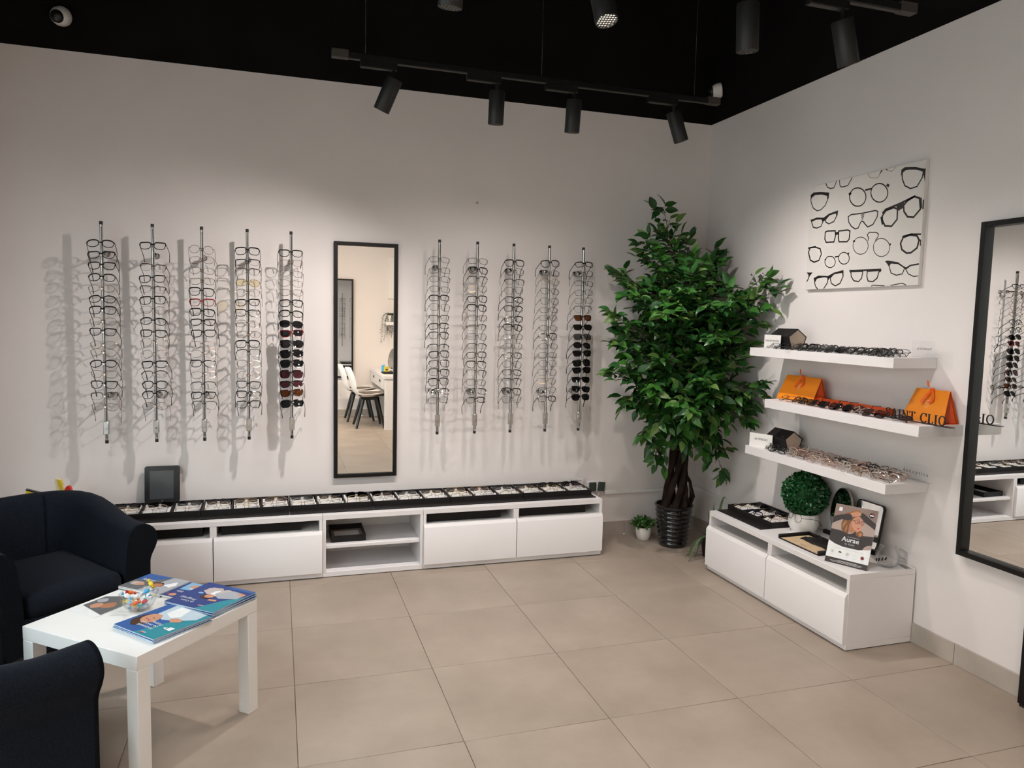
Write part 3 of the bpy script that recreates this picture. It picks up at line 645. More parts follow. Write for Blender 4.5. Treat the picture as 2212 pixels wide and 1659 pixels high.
for i, x in enumerate(RX_):
    t = thing('display_rod', 'chrome display rod, '+RODN[i]+', holding spectacles', 'display rod', (x, 0, .80), 0, 'chrome spectacle display rods')
    H = 1.243
    MB().tube([(0, -.147, .018), (0, -.147, H-.018)], .013, 14, flat=.65).build('rod', 'chrome', t, ang=60)
    MB().box(.001, .0046, -.1606, -.1590, .03, H-.03).build('slot', 'gunmetal', t)
    for z0, z1 in ((0, .018), (H-.018, H)): MB().tube([(0, -.147, z0), (0, -.147, z1)], .0138, 14, flat=.66).build('end_cap', 'black_plastic', t)
    for z in (.262, 1.074):
        mm = MB().lathe([(.017, 0), (.017, .006), (.010, .012), (.010, .045), (.0155, .056), (.0165, .066), (.0125, .078), (.006, .082)], 16, M=TR(0, -.0006, z) @ RX(PI/2), capt=True).build('wall_mount', 'chrome', t)
        MB().tube([(0, -.080, z), (0, -.136, z)], .005, 8).build('stem', 'black_metal', mm)
    lk = MB(); lk.box(-.014, .014, -.166, -.136, .052, .128, b=.003); lk.build('lock', 'steel', t)
    MB().lathe([(.006, 0), (.006, .008)], 8, capt=True, M=TR(.002, -.166, .085) @ RX(PI/2)).build('lock_key', 'chrome', t)
    pg = MB()
    for z in RODZ[i]: pg.tube([(0, -.157, z-.80-.005), (0, -.170, z-.80-.004)], .0035, 6)
    stuff(pg.build('nose_pegs', 'chrome', t))
    for j, z in enumerate(RODZ[i]):
        ry = rnd.uniform(-.06, .06); tilt = -math.radians(rnd.uniform(22, 36)); rz = rnd.uniform(-.09, .09)
        M = TR(x+rnd.uniform(-.003, .003), -.176, z) @ RZ(rz) @ RY(ry) @ RX(tilt) @ Matrix.Scale(1.03 if i < 5 else 1.0, 4)
        c = RODC[i][j]
        pos = 'topmost' if j == 0 else ('lowest' if j == len(RODZ[i])-1 else ORD[j+1]+' from the top')
        spectacles(c, ', '+pos+' on the '+RODN[i], M, False, 'spectacles on the '+RODN[i], rnd)

# ---- display trays with pads and glasses
_padme = None
def display_tray(label, loc, rot, ncomp, pitch, wd, tail, group, codes, row_names, comp_name, first, skip=()):
    """local x along the tray, front towards -y"""
    global _padme
    W = ncomp*pitch; t = thing('display_tray', label, 'tray', loc, rot, group)
    MB().box(.001, W-.001, -.362, -.045, 0, .005, b=.001).build('base_board', 'black_leather', t)
    y0, y1 = -.285, -.285+wd
    MB().box(.002, W-.002, y0, y0+.006, .005, .036).build('front_wall', 'black_leather', t)
    MB().box(.002, W-.002, y1-.006, y1, .005, .040).build('back_wall', 'black_leather', t)
    for k in range(ncomp+1):
        x = min(max(k*pitch, .005), W-.005)
        MB().box(x-.003, x+.003, y0+.006, y1-.006, .005, .036).build('divider', 'black_leather', t)
    if _padme is None:
        L = .074; mb = MB(); mb.prism([(0, 0), (0, .006), (L-.012, .026), (L-.004, .020), (L-.004, 0)], 1., M=Matrix(((0, 0, 1, -.5), (1, 0, 0, 0), (0, 1, 0, 0), (0, 0, 0, 1))))
        _padme = mb.mesh('pad', False); _padme.materials.append(MATS['paper'])
    nrow = 3; q = (wd-.014)/nrow
    for k in range(ncomp):
        for r in range(nrow):
            if (k, r) in skip: continue
            pd = link('pad', _padme, t); pd.location = ((k+.5)*pitch+(r-1)*(-.004), y0+.007+r*q, .0052); pd.scale = (pitch-.022, q/.074, 1)
            ci = first+ncomp-k
            code = codes(ci, r)
            if code is None: continue
            Mw = TR(*loc) @ RZ(rot) @ TR((k+.5)*pitch+rnd.uniform(-.006, .006), y0+.007+(r+.46)*q, .0052+.030) @ RZ(rnd.uniform(-.06, .06)) @ RX(-math.radians(rnd.uniform(54, 66)))
            spectacles(code, ' in the %s row of %s' % (row_names[r], comp_name(ci)), Mw, True, 'spectacles in '+tail, rnd)
tcodes = lambda k, r: (('gSgS'[(k*3) % 4], 'gScg'[(k*5+1) % 4], 'AGAX'[(k*7+k//2) % 4])[r])
for q in range(6):
    x1 = -.978-.49*q
    display_tray('long black tray of white pads on the low cabinets, %s from the tree' % ('nearest' if q == 0 else ORD[q+1]), (x1-.49, 0, CH), 0, 3, .49/3, .245, 'the black trays on the low cabinets', 'black trays along the low cabinets',
                 tcodes, ('front', 'middle', 'back'), lambda k: 'the %s long-tray slot counted from the tree' % ORD[k], 3*q)
rt = lambda k, r: [['c', 'p', 'X'], ['b', 'c', 'A'], ['g', 'g', 'X']][k-1][r]
display_tray('black tray of white pads on the cabinet under the floating shelves', (0, YU-.008, CH), -PI/2, 3, .146, .235, 'the tray under the floating shelves', None, rt, ('front', 'middle', 'back'), lambda k: 'the %s tray slot beside the topiary' % ORD[k], 0)

# ---- spectacles lying on the floating shelves (fronts face into the room, folded)
def on_shelf(code, x, y, z, yaw, tilt, tail, group, lift=.0165):
    M = TR(x, y, z+lift*1.15) @ RZ(-PI/2+yaw) @ RX(-math.radians(tilt)) @ Matrix.Scale(1.04, 4)
    spectacles(code, tail, M, True, group, rnd)
y0, z0 = SH['top']
for r, (x, n, a, b) in enumerate(((-.236, 13, -1.13, -1.995), (-.175, 12, -1.29, -1.96), (-.115, 10, -1.33, -1.93))):
    for k in range(n):
        y = a+(b-a)*k/(n-1); c = 'KBKRKKBRKAKBK'[(k*5+r*3) % 13]
        on_shelf(c, x+rnd.uniform(-.008, .008), y, z0, rnd.uniform(-.5, .1), rnd.uniform(40, 58), ', %s from the left in the %s row on the top shelf' % (ORD[k+1], ('front', 'middle', 'back')[r]), 'spectacles on the top shelf', .019)
y0, z0 = SH['mid']
for k, (c, y, x) in enumerate((('K', -1.26, -.215), ('R', -1.345, -.20), ('A', -1.42, -.215), ('X', -1.515, -.215), ('A', -1.605, -.22), ('X', -1.695, -.215), ('A', -1.745, -.19), ('T', -1.815, -.215), ('K', -1.875, -.225), ('A', -1.925, -.232))):
    on_shelf(c, x, y, z0, rnd.uniform(-.35, .1), rnd.uniform(48, 60), ', %s from the left along the middle shelf' % ORD[k+1], 'spectacles on the middle shelf', .019)
y0, z0 = SH['low']
codes3 = ['RRTcpTpTgTcDR', 'TpcTpcTTpcTTp', 'pTpcTRcpDTcpD', 'TcpTcKpDcKTTc']
for r, (x, n, a, b) in enumerate(((-.232, 11, -1.145, -2.0), (-.180, 12, -1.26, -1.985), (-.128, 12, -1.28, -1.97), (-.075, 11, -1.29, -1.95))):
    for k in range(n):
        y = a+(b-a)*k/(n-1)
        on_shelf(codes3[r][k % 13], x+rnd.uniform(-.006, .006), y, z0, rnd.uniform(-.45, .15), rnd.uniform(42, 60), ', %s from the left in %s row on the lowest shelf' % (ORD[k+1], ('front', 'second', 'third', 'back')[r]), 'spectacles on the lowest shelf', .019)
# ================================================================== things on the floating shelves
def pent_box(label, x, y0, y1, z, r):
    t = thing('pentagon_box', label, 'box', (x, y0, z), 0, 'pentagonal black boxes on the shelves')
    off = r*math.cos(PI/5)
    P = [(r*math.sin(2*PI*k/5), off+r*math.cos(2*PI*k/5)) for k in range(5)]
    Q = [(a*.90, off+(b-off)*.90) for a, b in P]
    M = Matrix(((1, 0, 0, 0), (0, 0, -1, 0), (0, 1, 0, 0), (0, 0, 0, 1)))
    MB().prism([(p[0], p[1]) for p in P], abs(y1-y0)-.004, M=M).build('body', 'black_card', t, smooth=False)
    MB().prism(Q, .003, M=TR(0, y1-y0+.004, 0) @ M).build('end_panel', 'wood_pale', t, smooth=False)
    rim = MB()
    for k in range(5):
        a, b, c, d = P[k], P[(k+1) % 5], Q[(k+1) % 5], Q[k]
        rim.prism([a, b, c, d], .004, M=TR(0, y1-y0+.004, 0) @ M)
    rim.build('rim', 'black_card', t, smooth=False)
    e = P[0]; f = P[4]
    for s in (.25, .78):
        p = V(e[0]*.25+f[0]*.75, -abs(y1-y0)*s, e[1]*.25+f[1]*.75)
        MB().lathe([(.004, 0), (.004, .0015), (.002, .0025)], 8, capt=True, M=TR(p.x, p.y, p.z) @ RY(-PI*.3)).build('rivet', 'chrome', t)
pent_box('black pentagonal box with pale end panel on the top shelf', -.145, -1.06, -1.235, SH['top'][1], .066)
pent_box('black pentagonal box with pale end panel on the lowest shelf', -.115, -1.04, -1.215, SH['low'][1], .066)
def card(label, loc, rot, w, h, txt, size, m='paper', group=None, th=.003, sx=1., off=.5, foot=True):
    t = thing('name_card', label, 'sign', loc, rot, group)
    MB().box(-w/2, w/2, -th, 0, 0, h, b=.0005).build('card', m, t)
    if foot: MB().box(-w/2, w/2, 0, .03, 0, .0025).build('foot', m, t)
    if txt:
        mb = MB(); text_mb(mb, txt, size, Matrix(((1, 0, 0, 0), (0, 0, -1, -th-.0006), (0, 1, 0, h*off), (0, 0, 0, 1))), align='CENTER', sx=sx); mb.build('lettering', 'ink', t, smooth=False)
    return t
zt, zm, zl = SH['top'][1], SH['mid'][1], SH['low'][1]
card('white name card in front of the black box on the top shelf', (-.215, -1.105, zt), -PI/2, .150, .080, 'PASSION/FORMATION', .0155, sx=.82, off=.50)
card('white name card in front of the black box on the lowest shelf', (-.215, -1.045, zl), -PI/2+.42, .150, .082, '.ALTEREGO', .0175, off=.52)
card('clear acrylic name stand at the right end of the top shelf', (-.045, -2.022, zt), -PI/2, .148, .080, '.JF.DUMONT', .0155, 'acrylic', off=.45)
card('clear acrylic name stand at the right end of the lowest shelf', (-.045, -2.022, zl), -PI/2, .148, .084, 'd e k o p t i c a', .024, 'acrylic', off=.42)
card('clear acrylic name stand behind the orange bag on the middle shelf', (-.075, -1.945, zm), -PI/2, .14, .092, 'SAINT CLIO', .022, 'acrylic', off=.22)
card('small white name card behind the long trays near the sockets', (-.985, -.022, CH), 0, .112, .062, 'RecoPerma', .018, off=.55, foot=False)
def bag(label, yc, w, h, xf, xb, taper):
    t = thing('gift_bag', label, 'bag', (0, yc, zm), 0, 'orange paper gift bags')
    xm = (xf+xb)/2+.012; W = w/2; Wt = W*taper
    sheet = lambda A, B, Cc, D: MB().add([A, B, Cc, D]+[tuple(V(*p)+V(.0018, 0, 0)) for p in (A, B, Cc, D)], [(0, 1, 2, 3), (7, 6, 5, 4), (0, 4, 5, 1), (1, 5, 6, 2), (2, 6, 7, 3), (3, 7, 4, 0)])
    sheet((xf, W, 0), (xf, -W, 0), (xm, -Wt, h), (xm, Wt, h)).build('front_panel', 'orange', t, smooth=False)
    sheet((xb, W, 0), (xb, -W, 0), (xm+.004, -Wt, h), (xm+.004, Wt, h)).build('back_panel', 'orange_red', t, smooth=False)
    MB().box(xf+.002, xb, -W, W, 0, .0015).build('base', 'orange_red', t)
    for s in (-1, 1):
        g = MB().add([(xf+.008, s*(W-.006), .002), (xb-.006, s*(W-.006), .002), (xm+.003, s*(Wt-.004), h*.93), ((xf+xb)/2, s*(W-.035), .002)], [(0, 3, 2), (3, 1, 2)] if s > 0 else [(0, 2, 3), (3, 2, 1)])
        g.build('gusset', 'orange_red', t, smooth=False)
    mb = MB(); n = V(-h, 0, xm-xf).normalized()
    M = frame_M((xf-.0008+(xm-xf)*.5, .0, h*.5), (0, -1, 0), (xm-xf, 0, h))
    for q in range(4): mb.stroke([(-.011, .006+.006*q), (.011, .006+.006*q)], .0022, M=M)
    for q in (-1, 1): mb.stroke([(q*.011, .006), (q*.011, .024)], .0018, M=M)
    text_mb(mb, 'SAINT', .0085, M @ TR(0, -.006, 0), align='CENTER'); text_mb(mb, 'CLIO', .0085, M @ TR(0, -.015, 0), align='CENTER')
    mb.build('printed_logo', 'print_pale', t, smooth=False)
    rb = MB()
    def ribbon(pts, wd=.011):
        P = [V(*p) for p in pts]
        for i in range(len(P)-1):
            s = V(0, wd/2, wd*.15); rb.add([P[i]-s, P[i]+s, P[i+1]+s, P[i+1]-s, P[i]-s+V(.0008, 0, 0), P[i]+s+V(.0008, 0, 0), P[i+1]+s+V(.0008, 0, 0), P[i+1]-s+V(.0008, 0, 0)], [(0, 1, 2, 3), (7, 6, 5, 4), (0, 3, 7, 4), (1, 5, 6, 2)])
    c = (xm-.006, -.004, h)
    ribbon([c, (c[0]-.012, c[1]+.008, h+.012), (c[0]-.004, c[1]+.022, h+.018), (c[0], c[1]+.03, h+.040)])
    ribbon([c, (c[0]-.016, c[1]-.014, h-.004), (c[0]-.024, c[1]-.026, h-.030), (c[0]-.022, c[1]-.020, h-.052), (c[0]-.030, c[1]-.006, h-.060)], .014)
    ribbon([c, (c[0]-.018, c[1]+.006, h-.020), (c[0]-.030, c[1]+.020, h-.045), (c[0]-.038, c[1]+.028, h-.064)], .012)
    rb.lathe([(.002, -.008), (.010, -.004), (.011, .004), (.002, .010)], 10, M=TR(*c))
    rb.build('ribbon', 'orange_ribbon', t)
bag('orange paper gift bag at the left end of the middle shelf', -1.235, .310, .142, -.150, -.045, .94)
bag('orange paper gift bag at the right end of the middle shelf, behind the letters', -2.085, .240, .150, -.105, -.012, .78)
t = thing('long_box', 'long orange-red box with dark cords on the middle shelf', 'box', (-.095, -1.36, zm))
MB().prism([(-.028, 0), (.028, 0), (.024, .034), (-.016, .036)], .53, M=Matrix(((1, 0, 0, 0), (0, 0, -1, 0), (0, 1, 0, 0), (0, 0, 0, 1)))).build('body', 'orange_red', t, smooth=False)
for y in (-.07, -.20, -.275, -.43):
    MB().tube([(-.0295, y, .002), (-.018, y-.004, .0375), (.0245, y-.016, .0355), (.029, y-.018, .002)], .0015, 5).build('cord', 'cord', t)
# standing letters on a strip
t = thing('letter_sign', 'black standing serif letters on a strip at right of the middle shelf', 'sign', (-.150, -1.905, zm), -PI/2-.02)
MB().box(-.004, .400, -.016, .012, 0, .0035, b=.0005).build('strip', 'black_plastic', t)
def serif(ch, x, h):
    a, b = .0050, .0020; S = []; st = lambda *p, w=a: S.append((p, w))
    sf = lambda cx, z, w=.012: S.append((((cx-w/2, z), (cx+w/2, z)), .0022))
    if ch == 'S': st((.019, h*.78), (.018, h*.95), (.011, h*.985), (.004, h*.92), (.002, h*.78), (.006, h*.62), (.014, h*.45), (.020, h*.30), (.019, h*.12), (.012, h*.015), (.005, h*.04), (.002, h*.24), w=.0036)
    elif ch == 'A': st((.002, 0), (.0125, h), w=b); st((.0115, h), (.023, 0)); st((.006, h*.36), (.019, h*.36), w=b); sf(.002, .001, .009); sf(.023, .001, .011)
    elif ch == 'I': st((.006, 0), (.006, h)); sf(.006, .001); sf(.006, h-.001)
    elif ch == 'N': st((.004, 0), (.004, h), w=b); st((.003, h), (.023, 0)); st((.023, 0), (.023, h), w=b); sf(.004, .001, .009); sf(.003, h-.001, .009); sf(.023, h-.001, .009)
    elif ch == 'T': st((.012, 0), (.012, h)); st((.0005, h-.001), (.0235, h-.001), w=.0026); st((.001, h), (.001, h*.78), w=b); st((.023, h), (.023, h*.78), w=b); sf(.012, .001)
    elif ch == 'C': st((.024, h*.80), (.021, h*.95), (.014, h*.99), (.006, h*.88), (.002, h*.62), (.002, h*.38), (.006, h*.12), (.014, h*.01), (.021, h*.05), (.025, h*.20), w=.0038); st((.0245, h*.66), (.0245, h), w=b)
    elif ch == 'L': st((.005, 0), (.005, h)); st((.001, .0012), (.020, .0012), w=.0026); st((.020, 0), (.020, h*.26), w=b); sf(.005, h-.001)
    elif ch == 'O':
        P = [(.014+.0125*math.cos(2*PI*k/18), h/2+(h/2-.001)*math.sin(2*PI*k/18)) for k in range(18)]; S.append((tuple(P)+(P[0],), .0040))
    return S
xx = 0.012
for ch in 'SAINT CLIO':
    if ch == ' ': xx += .024; continue
    wd = {'S': .022, 'A': .025, 'I': .012, 'N': .027, 'T': .024, 'C': .026, 'L': .021, 'O': .028}[ch]
    mb = MB(); M = Matrix(((1.32, 0, 0, xx), (0, 0, -1, .002), (0, 1, 0, .0035), (0, 0, 0, 1)))
    for p, w in serif(ch, 0, .044):
        if len(p) > 8 and p[0] == p[-1]: mb.stroke(p[:-1], w, True, M=M, h=.004)
        else: mb.stroke(p, w, False, M=M, h=.004)
    mb.build('letter', 'black_plastic', t, smooth=False); xx += wd*1.32+.008
STY['N'] = ('flat black round', ('round',), 'thick', 'acetate_black', 'acetate_black', 'lens_wine')
on_shelf('N', -.215, -2.075, zm, -.2, 82, ' lying by the letters at the right end of the middle shelf', 'spectacles on the middle shelf', .022)

# ================================================================== things on the cabinet under the shelves
def leaflets(mb, pts, L, W, rng, down=0., mi=lambda: 0):
    for p, d in pts:
        d = (V(*d)+V(rng.gauss(0, .45), rng.gauss(0, .45), rng.gauss(0, .45)-down)).normalized(); s = d.cross(V(rng.gauss(0, 1), rng.gauss(0, 1), rng.gauss(0, 1))).normalized(); n = d.cross(s)
        l = L*rng.uniform(.75, 1.2); w = W*rng.uniform(.8, 1.2); p = V(*p)
        mb.add([p, p+d*l*.30+s*w*.46+n*w*.12, p+d*l*.72+s*w*.40+n*w*.12, p+d*l, p+d*l*.72-s*w*.40+n*w*.12, p+d*l*.30-s*w*.46+n*w*.12], [(0, 1, 2, 3), (0, 3, 4, 5)], mi())
rg = random.Random(3)
t = thing('topiary', 'green boxwood ball topiary in white pot with round spectacles', 'plant', (-.140, -1.368, CH))
pot = MB().lathe([(r_*.88, z_) for r_, z_ in [(.078, 0), (.080, .006), (.074, .010), (.078, .016), (.092, .036), (.0965, .062), (.094, .088), (.089, .108), (.0895, .113), (.083, .113), (.080, .095), (.076, .06)]], 36).build('pot', 'ceramic', t, ang=60)
MB().lathe([(.068, .10), (.001, .104)], 24, capb=False).build('soil', 'soil', t)
MB().tube([(0, 0, .10), (0, 0, .19)], .012, 8).build('stem', 'trunk', t)
mb = MB(); pts = []
for k in range(2000):
    z = 1-2*(k+.5)/2000; a = k*2.399963; r = math.sqrt(1-z*z); d = (r*math.cos(a), r*math.sin(a), z); R = .112+rg.uniform(-.010, .008); q = V(*d).cross(V(rg.gauss(0, 1), rg.gauss(0, 1), rg.gauss(0, 1))).normalized(); e = V(*d)*.75+q*.9; pts.append(((d[0]*R, d[1]*R, .222+d[2]*R), tuple(e)))
leaflets(mb, pts, .022, .0165, rg)
mb.lathe([(.100*math.sin(PI*k/12)+.0005, .222-.100*math.cos(PI*k/12)) for k in range(13)], 20, capb=False)
stuff(mb.build('foliage', 'leaf_box', t, smooth=False))
M = TR(-.236, -1.402, CH+.108) @ RZ(-PI/2-.10) @ RY(.10) @ RX(-.12)
sp = spectacles('o', ' hung on the white pot of the boxwood topiary', M, False, None, rnd)
# oval table mirror
t = thing('table_mirror', 'oval table mirror on a pale foot behind the topiary', 'mirror', (-.062, -1.572, CH), -PI/2-.16)
MB().lathe([(.058, 0), (.056, .004), (.012, .012), (.007, .02), (.006, .05)], 28, capt=True).build('foot', 'white_plastic', t, ang=50)
el = lambda rx, rz, n=40: [(rx*math.cos(2*PI*k/n), rz*math.sin(2*PI*k/n)) for k in range(n)]
M = TR(0, 0, .168) @ RX(PI/2-.10)
fr = MB().prism(el(.094, .130), .012, M=M @ TR(0, 0, -.006)).build('mirror_body', 'steel', t)
MB().flat(el(.088, .124), .0066, M=M).build('mirror_glass', 'mirror', t, smooth=False)
# rectangular mirror with rounded corners leaning on the wall
def rrect(w, h, r, n=6):
    P = []
    for cx, cy, a0 in ((w/2-r, h-r, 0), (-w/2+r, h-r, PI/2), (-w/2+r, r, PI), (w/2-r, r, 1.5*PI)):
        for k in range(n+1): a = a0+PI/2*k/n; P.append((cx+r*math.cos(a), cy+r*math.sin(a)))
    return P
t = thing('leaning_mirror', 'black-rimmed rounded mirror leaning on the wall behind the poster', 'mirror', (-.066, -1.742, CH), -PI/2)
M = RX(-.16) @ RX(PI/2)
MB().prism(rrect(.185, .262, .022), .012, M=M @ TR(0, 0, -.006)).build('rim', 'black_plastic', t, ang=30)
MB().flat([(x, y+.006) for x, y in rrect(.172, .250, .017)], .0066, M=M).build('mirror_glass', 'mirror', t, smooth=False)
# open case with kraft leaflet and black cloth
t = thing('cloth_tray', 'black leather tray with kraft leaflet and black cloth beside the poster', 'tray', (-.258, -1.598, CH))
MB().box(-.105, .105, -.16, .16, 0, .006, b=.002).build('base', 'black_leather', t)
for (a, b, c, d) in ((-.105, .105, .148, .162), (-.105, .105, -.162, -.148), (.093, .105, -.15, .15)): MB().box(a, b, c, d, .005, .024, b=.004).build('rim', 'black_leather', t)
k = MB().box(-.100, .085, -.144, .142, .0062, .0075).build('leaflet', 'kraft', t)
mb = MB(); text_mb(mb, 'Aurae', .020, Matrix(((0, 1, 0, -.075), (-1, 0, 0, .02), (0, 0, 1, .0078), (0, 0, 0, 1)))); mb.build('lettering', 'ink_dark', k, smooth=False)
mb = MB(); vs = []; fs = []; nx, ny = 9, 15; rg2 = random.Random(5)
for i in range(nx):
    for j in range(ny):
        e = min(i, nx-1-i, j, ny-1-j); vs.append((-.01+.095*i/(nx-1)+rg2.uniform(-.004, .004)+.02*math.sin(j*.9)*(.3), .10-.24*j/(ny-1)+rg2.uniform(-.004, .004), .0085 if e == 0 else .014+.012*rg2.random()))
for i in range(nx-1):
    for j in range(ny-1): fs.append((i*ny+j, i*ny+j+1, (i+1)*ny+j+1, (i+1)*ny+j))
mb.add(vs, fs); mb.add([(.03, .005, .02), (.055, -.01, .02), (.035, -.002, .058), (.045, -.03, .022)], [(0, 1, 2), (1, 3, 2), (3, 0, 2)]); mb.build('cloth', 'black_leather', t, ang=80)
MB().box(-.05, .05, -.012, .012, 0, .022, b=.003).build('spectacle_case', 'black_leather')
tag(bpy.data.objects['spectacle_case'], 'small black spectacle case on the cabinet behind the topiary pot', 'case'); bpy.data.objects['spectacle_case'].location = (-.028, -1.46, CH); bpy.data.objects['spectacle_case'].rotation_euler = (0, 0, PI/2)
# advertising poster card
t = thing('poster_card', 'advertising card with woman in spectacles leaning on the cabinet', 'poster', (-.382, -1.826, CH))
eu = V(.446, -.897, 0).normalized(); ev = V(.897*.106, .446*.106, .278).normalized(); M = frame_M((0, 0, 0), eu, ev); PW, PH = .205, .2975
MB().box(0, PW, 0, PH, -.0025, 0, M=M).build('card', 'paper', t)
MB().add([(.02, .002, -.003), (.16, .002, -.003), (.15, .21, -.003), (.03, .21, -.003), (.09, .029, -.10)], [(0, 3, 2, 1), (0, 4, 3), (4, 1, 2), (4, 2, 3)], M=M @ TR(0, .012, 0)).build('easel_back', 'paper', t, smooth=False)
names = ['ink_taupe', 'ink_taupe2', 'ink_dark', 'ink_blond', 'ink_skin2', 'ink_skin', 'ink_white', 'ink_maroon', 'ink_palegrey', 'ink', 'ink_red', 'ink_grey', 'ink_hairlight']
mb = MB(); S = lambda P: [(min(1, max(0, a))*PW, min(1, max(0, b))*PH) for a, b in P]
lay = [0]
def pf(P, mi): lay[0] += 1; mb.flat(S(P), .0002+.00004*lay[0], mi, M)
def ps(P, w, mi, closed=False): lay[0] += 1; mb.stroke(S(P), w, closed, .0002+.00004*lay[0], mi, M)
pf([(0, .33), (1, .30), (1, 1), (0, 1)], 0)
pf([(0, .33), (1, .33), (1, .68), (.72, .77), (.4, .75), (.2, .745), (0, .655)], 1)
pf([(.25, .862), (.398, .907), (.502, .955), (.614, .929), (.67, .86), (.66, .80), (.5, .80), (.451, .725), (.40, .662), (.42, .53), (.36, .505), (.30, .52), (.238, .588), (.209, .688), (.238, .754), (.381, .801)], 12)
pf([(.25, .862), (.40, .895), (.50, .945), (.58, .930), (.50, .90), (.40, .875)], 3)
pf([(.26, .60), (.30, .68), (.33, .74), (.30, .74), (.25, .68)], 3); pf([(.33, .54), (.37, .60), (.36, .68), (.33, .62)], 3)
pf([(.441, .758), (.495, .818), (.591, .849), (.685, .803), (.705, .735), (.725, .705), (.69, .69), (.691, .645), (.663, .596), (.563, .57), (.453, .553), (.40, .60), (.40, .68)], 5)
pf([(.40, .60), (.453, .553), (.563, .57), (.64, .59), (.55, .61), (.47, .66), (.43, .74), (.40, .68)], 4); pf([(.66, .72), (.715, .705), (.68, .693)], 4)
ps([(.51, .795), (.57, .805), (.62, .795)], .0014, 2); ps([(.65, .782), (.70, .778)], .0012, 2); pf([(.56, .752), (.585, .765), (.61, .755), (.585, .745)], 2)
pf([(.586, .565), (.687, .624), (.758, .587), (.753, .526), (.68, .497), (.582, .515)], 12); pf([(.64, .56), (.70, .60), (.74, .56), (.70, .52)], 3)
pf([(.321, .844), (.417, .883), (.536, .918), (.639, .924), (.62, .87), (.535, .841), (.433, .826)], 5)
for q in range(4): ps([(.36+.05*q, .85+.012*q), (.52+.03*q, .855+.018*q)], .0009, 4)
pf([(0, .658), (.0, .774), (.156, .824), (.362, .867), (.428, .842), (.436, .775), (.347, .753), (.191, .747)], 2)
pf([(.628, .922), (.701, .907), (.946, .801), (1, .776), (1, .676), (.915, .713), (.714, .782), (.624, .854)], 2)
pf([(0, .41), (0, .562), (.123, .561), (.233, .561), (.414, .521), (.503, .544), (.583, .592), (.6, .53), (.68, .51), (.759, .544), (1, .567), (1, .40), (.879, .30), (0, .30)], 2)
pf([(.80, .30), (.84, .365), (.90, .40), (1, .42), (1, .30)], 1)
ps([(.495, .775), (.623, .777), (.625, .731), (.544, .727)], .0022, 7, True); ps([(.655, .765), (.733, .756), (.719, .724), (.667, .724)], .0020, 7, True); ps([(.43, .758), (.5, .77)], .0022, 7); ps([(.625, .757), (.658, .753)], .002, 7)
pf([(.595, .653), (.645, .661), (.639, .639), (.605, .638)], 10)
ps([(.40, .66), (.385, .63), (.40, .60)], .0016, 2)
pf([(0, 0), (1, 0), (1, .345), (.67, .292), (.433, .289), (.156, .325), (0, .37)], 6)
pf([(0, 0), (1, 0), (1, .093), (0, .093)], 2)
pf([(.095, .885), (.175, .885), (.175, .950), (.095, .950)], 6)
cc = lambda x, y, r, a0=0, a1=2*PI, n=18: [(x+r*math.cos(a0+(a1-a0)*k/n)/PW, y+r*math.sin(a0+(a1-a0)*k/n)/PH) for k in range(n)]
pf(cc(.872, .903, .0125), 9); pf(cc(.885, .925, .004), 10); pf([(.825, .892), (.92, .892), (.92, .910), (.825, .910)], 6)
pf(cc(.139, .195, .0075), 8); pf(cc(.318, .188, .0085, 0, PI), 2); pf(cc(.497, .190, .0082), 8); ps([(.63, .185), (.65, .20), (.69, .20), (.71, .185)], .001, 8); pf(cc(.846, .183, .0085), 7)
for x in (.139, .318, .497, .67, .846): ps([(x-.04, .140), (x+.04, .140)], .0012, 8)
ps([(.12, .262), (.86, .262)], .0012, 8)
ps([(.30, .060), (.75, .060)], .0014, 6); ps([(.12, .045), (.88, .045)], .0012, 6); ps([(.16, .028), (.84, .028)], .0012, 6)
text_mb(mb, 'Aurae', .034, M @ TR(.50*PW, .395*PH, .0016), 6, 'CENTER'); text_mb(mb, 'Aurae', .034, M @ TR(.504*PW, .395*PH, .0017), 6, 'CENTER')
text_mb(mb, 'by  Studio', .0115, M @ TR(.50*PW, .345*PH, .0016), 8, 'CENTER'); ps([(.42, .478), (.70, .478)], .0010, 6)
mb.build('print', names, t, smooth=False)
# round clear vase with black dashes, acrylic stand
t = thing('glass_vase', 'round clear vase with black dashes beside the poster', 'vase', (-.135, -1.975, CH))
MB().lathe([(.030, 0), (.046, .010), (.056, .035), (.056, .062), (.046, .088), (.038, .098), (.040, .104), (.037, .104), (.035, .097), (.043, .086), (.053, .060), (.053, .036), (.043, .012), (.02, .005)], 32).build('bowl', 'acrylic', t, ang=60)
for k in range(4):
    a = PI+.15+.28*(k-1.2); MB().tube([(.0575*math.cos(a-.05), .0575*math.sin(a-.05), .028+.006*k), (.0580*math.cos(a+.05), .0580*math.sin(a+.05), .044+.006*k)], .004, 5, flat=.4).build('dash', 'ink', t)
card('clear acrylic stand with small print at the corner of the cabinet', (-.065, -2.0, CH), -PI/2-.25, .075, .085, 'Recephine', .012, 'acrylic')

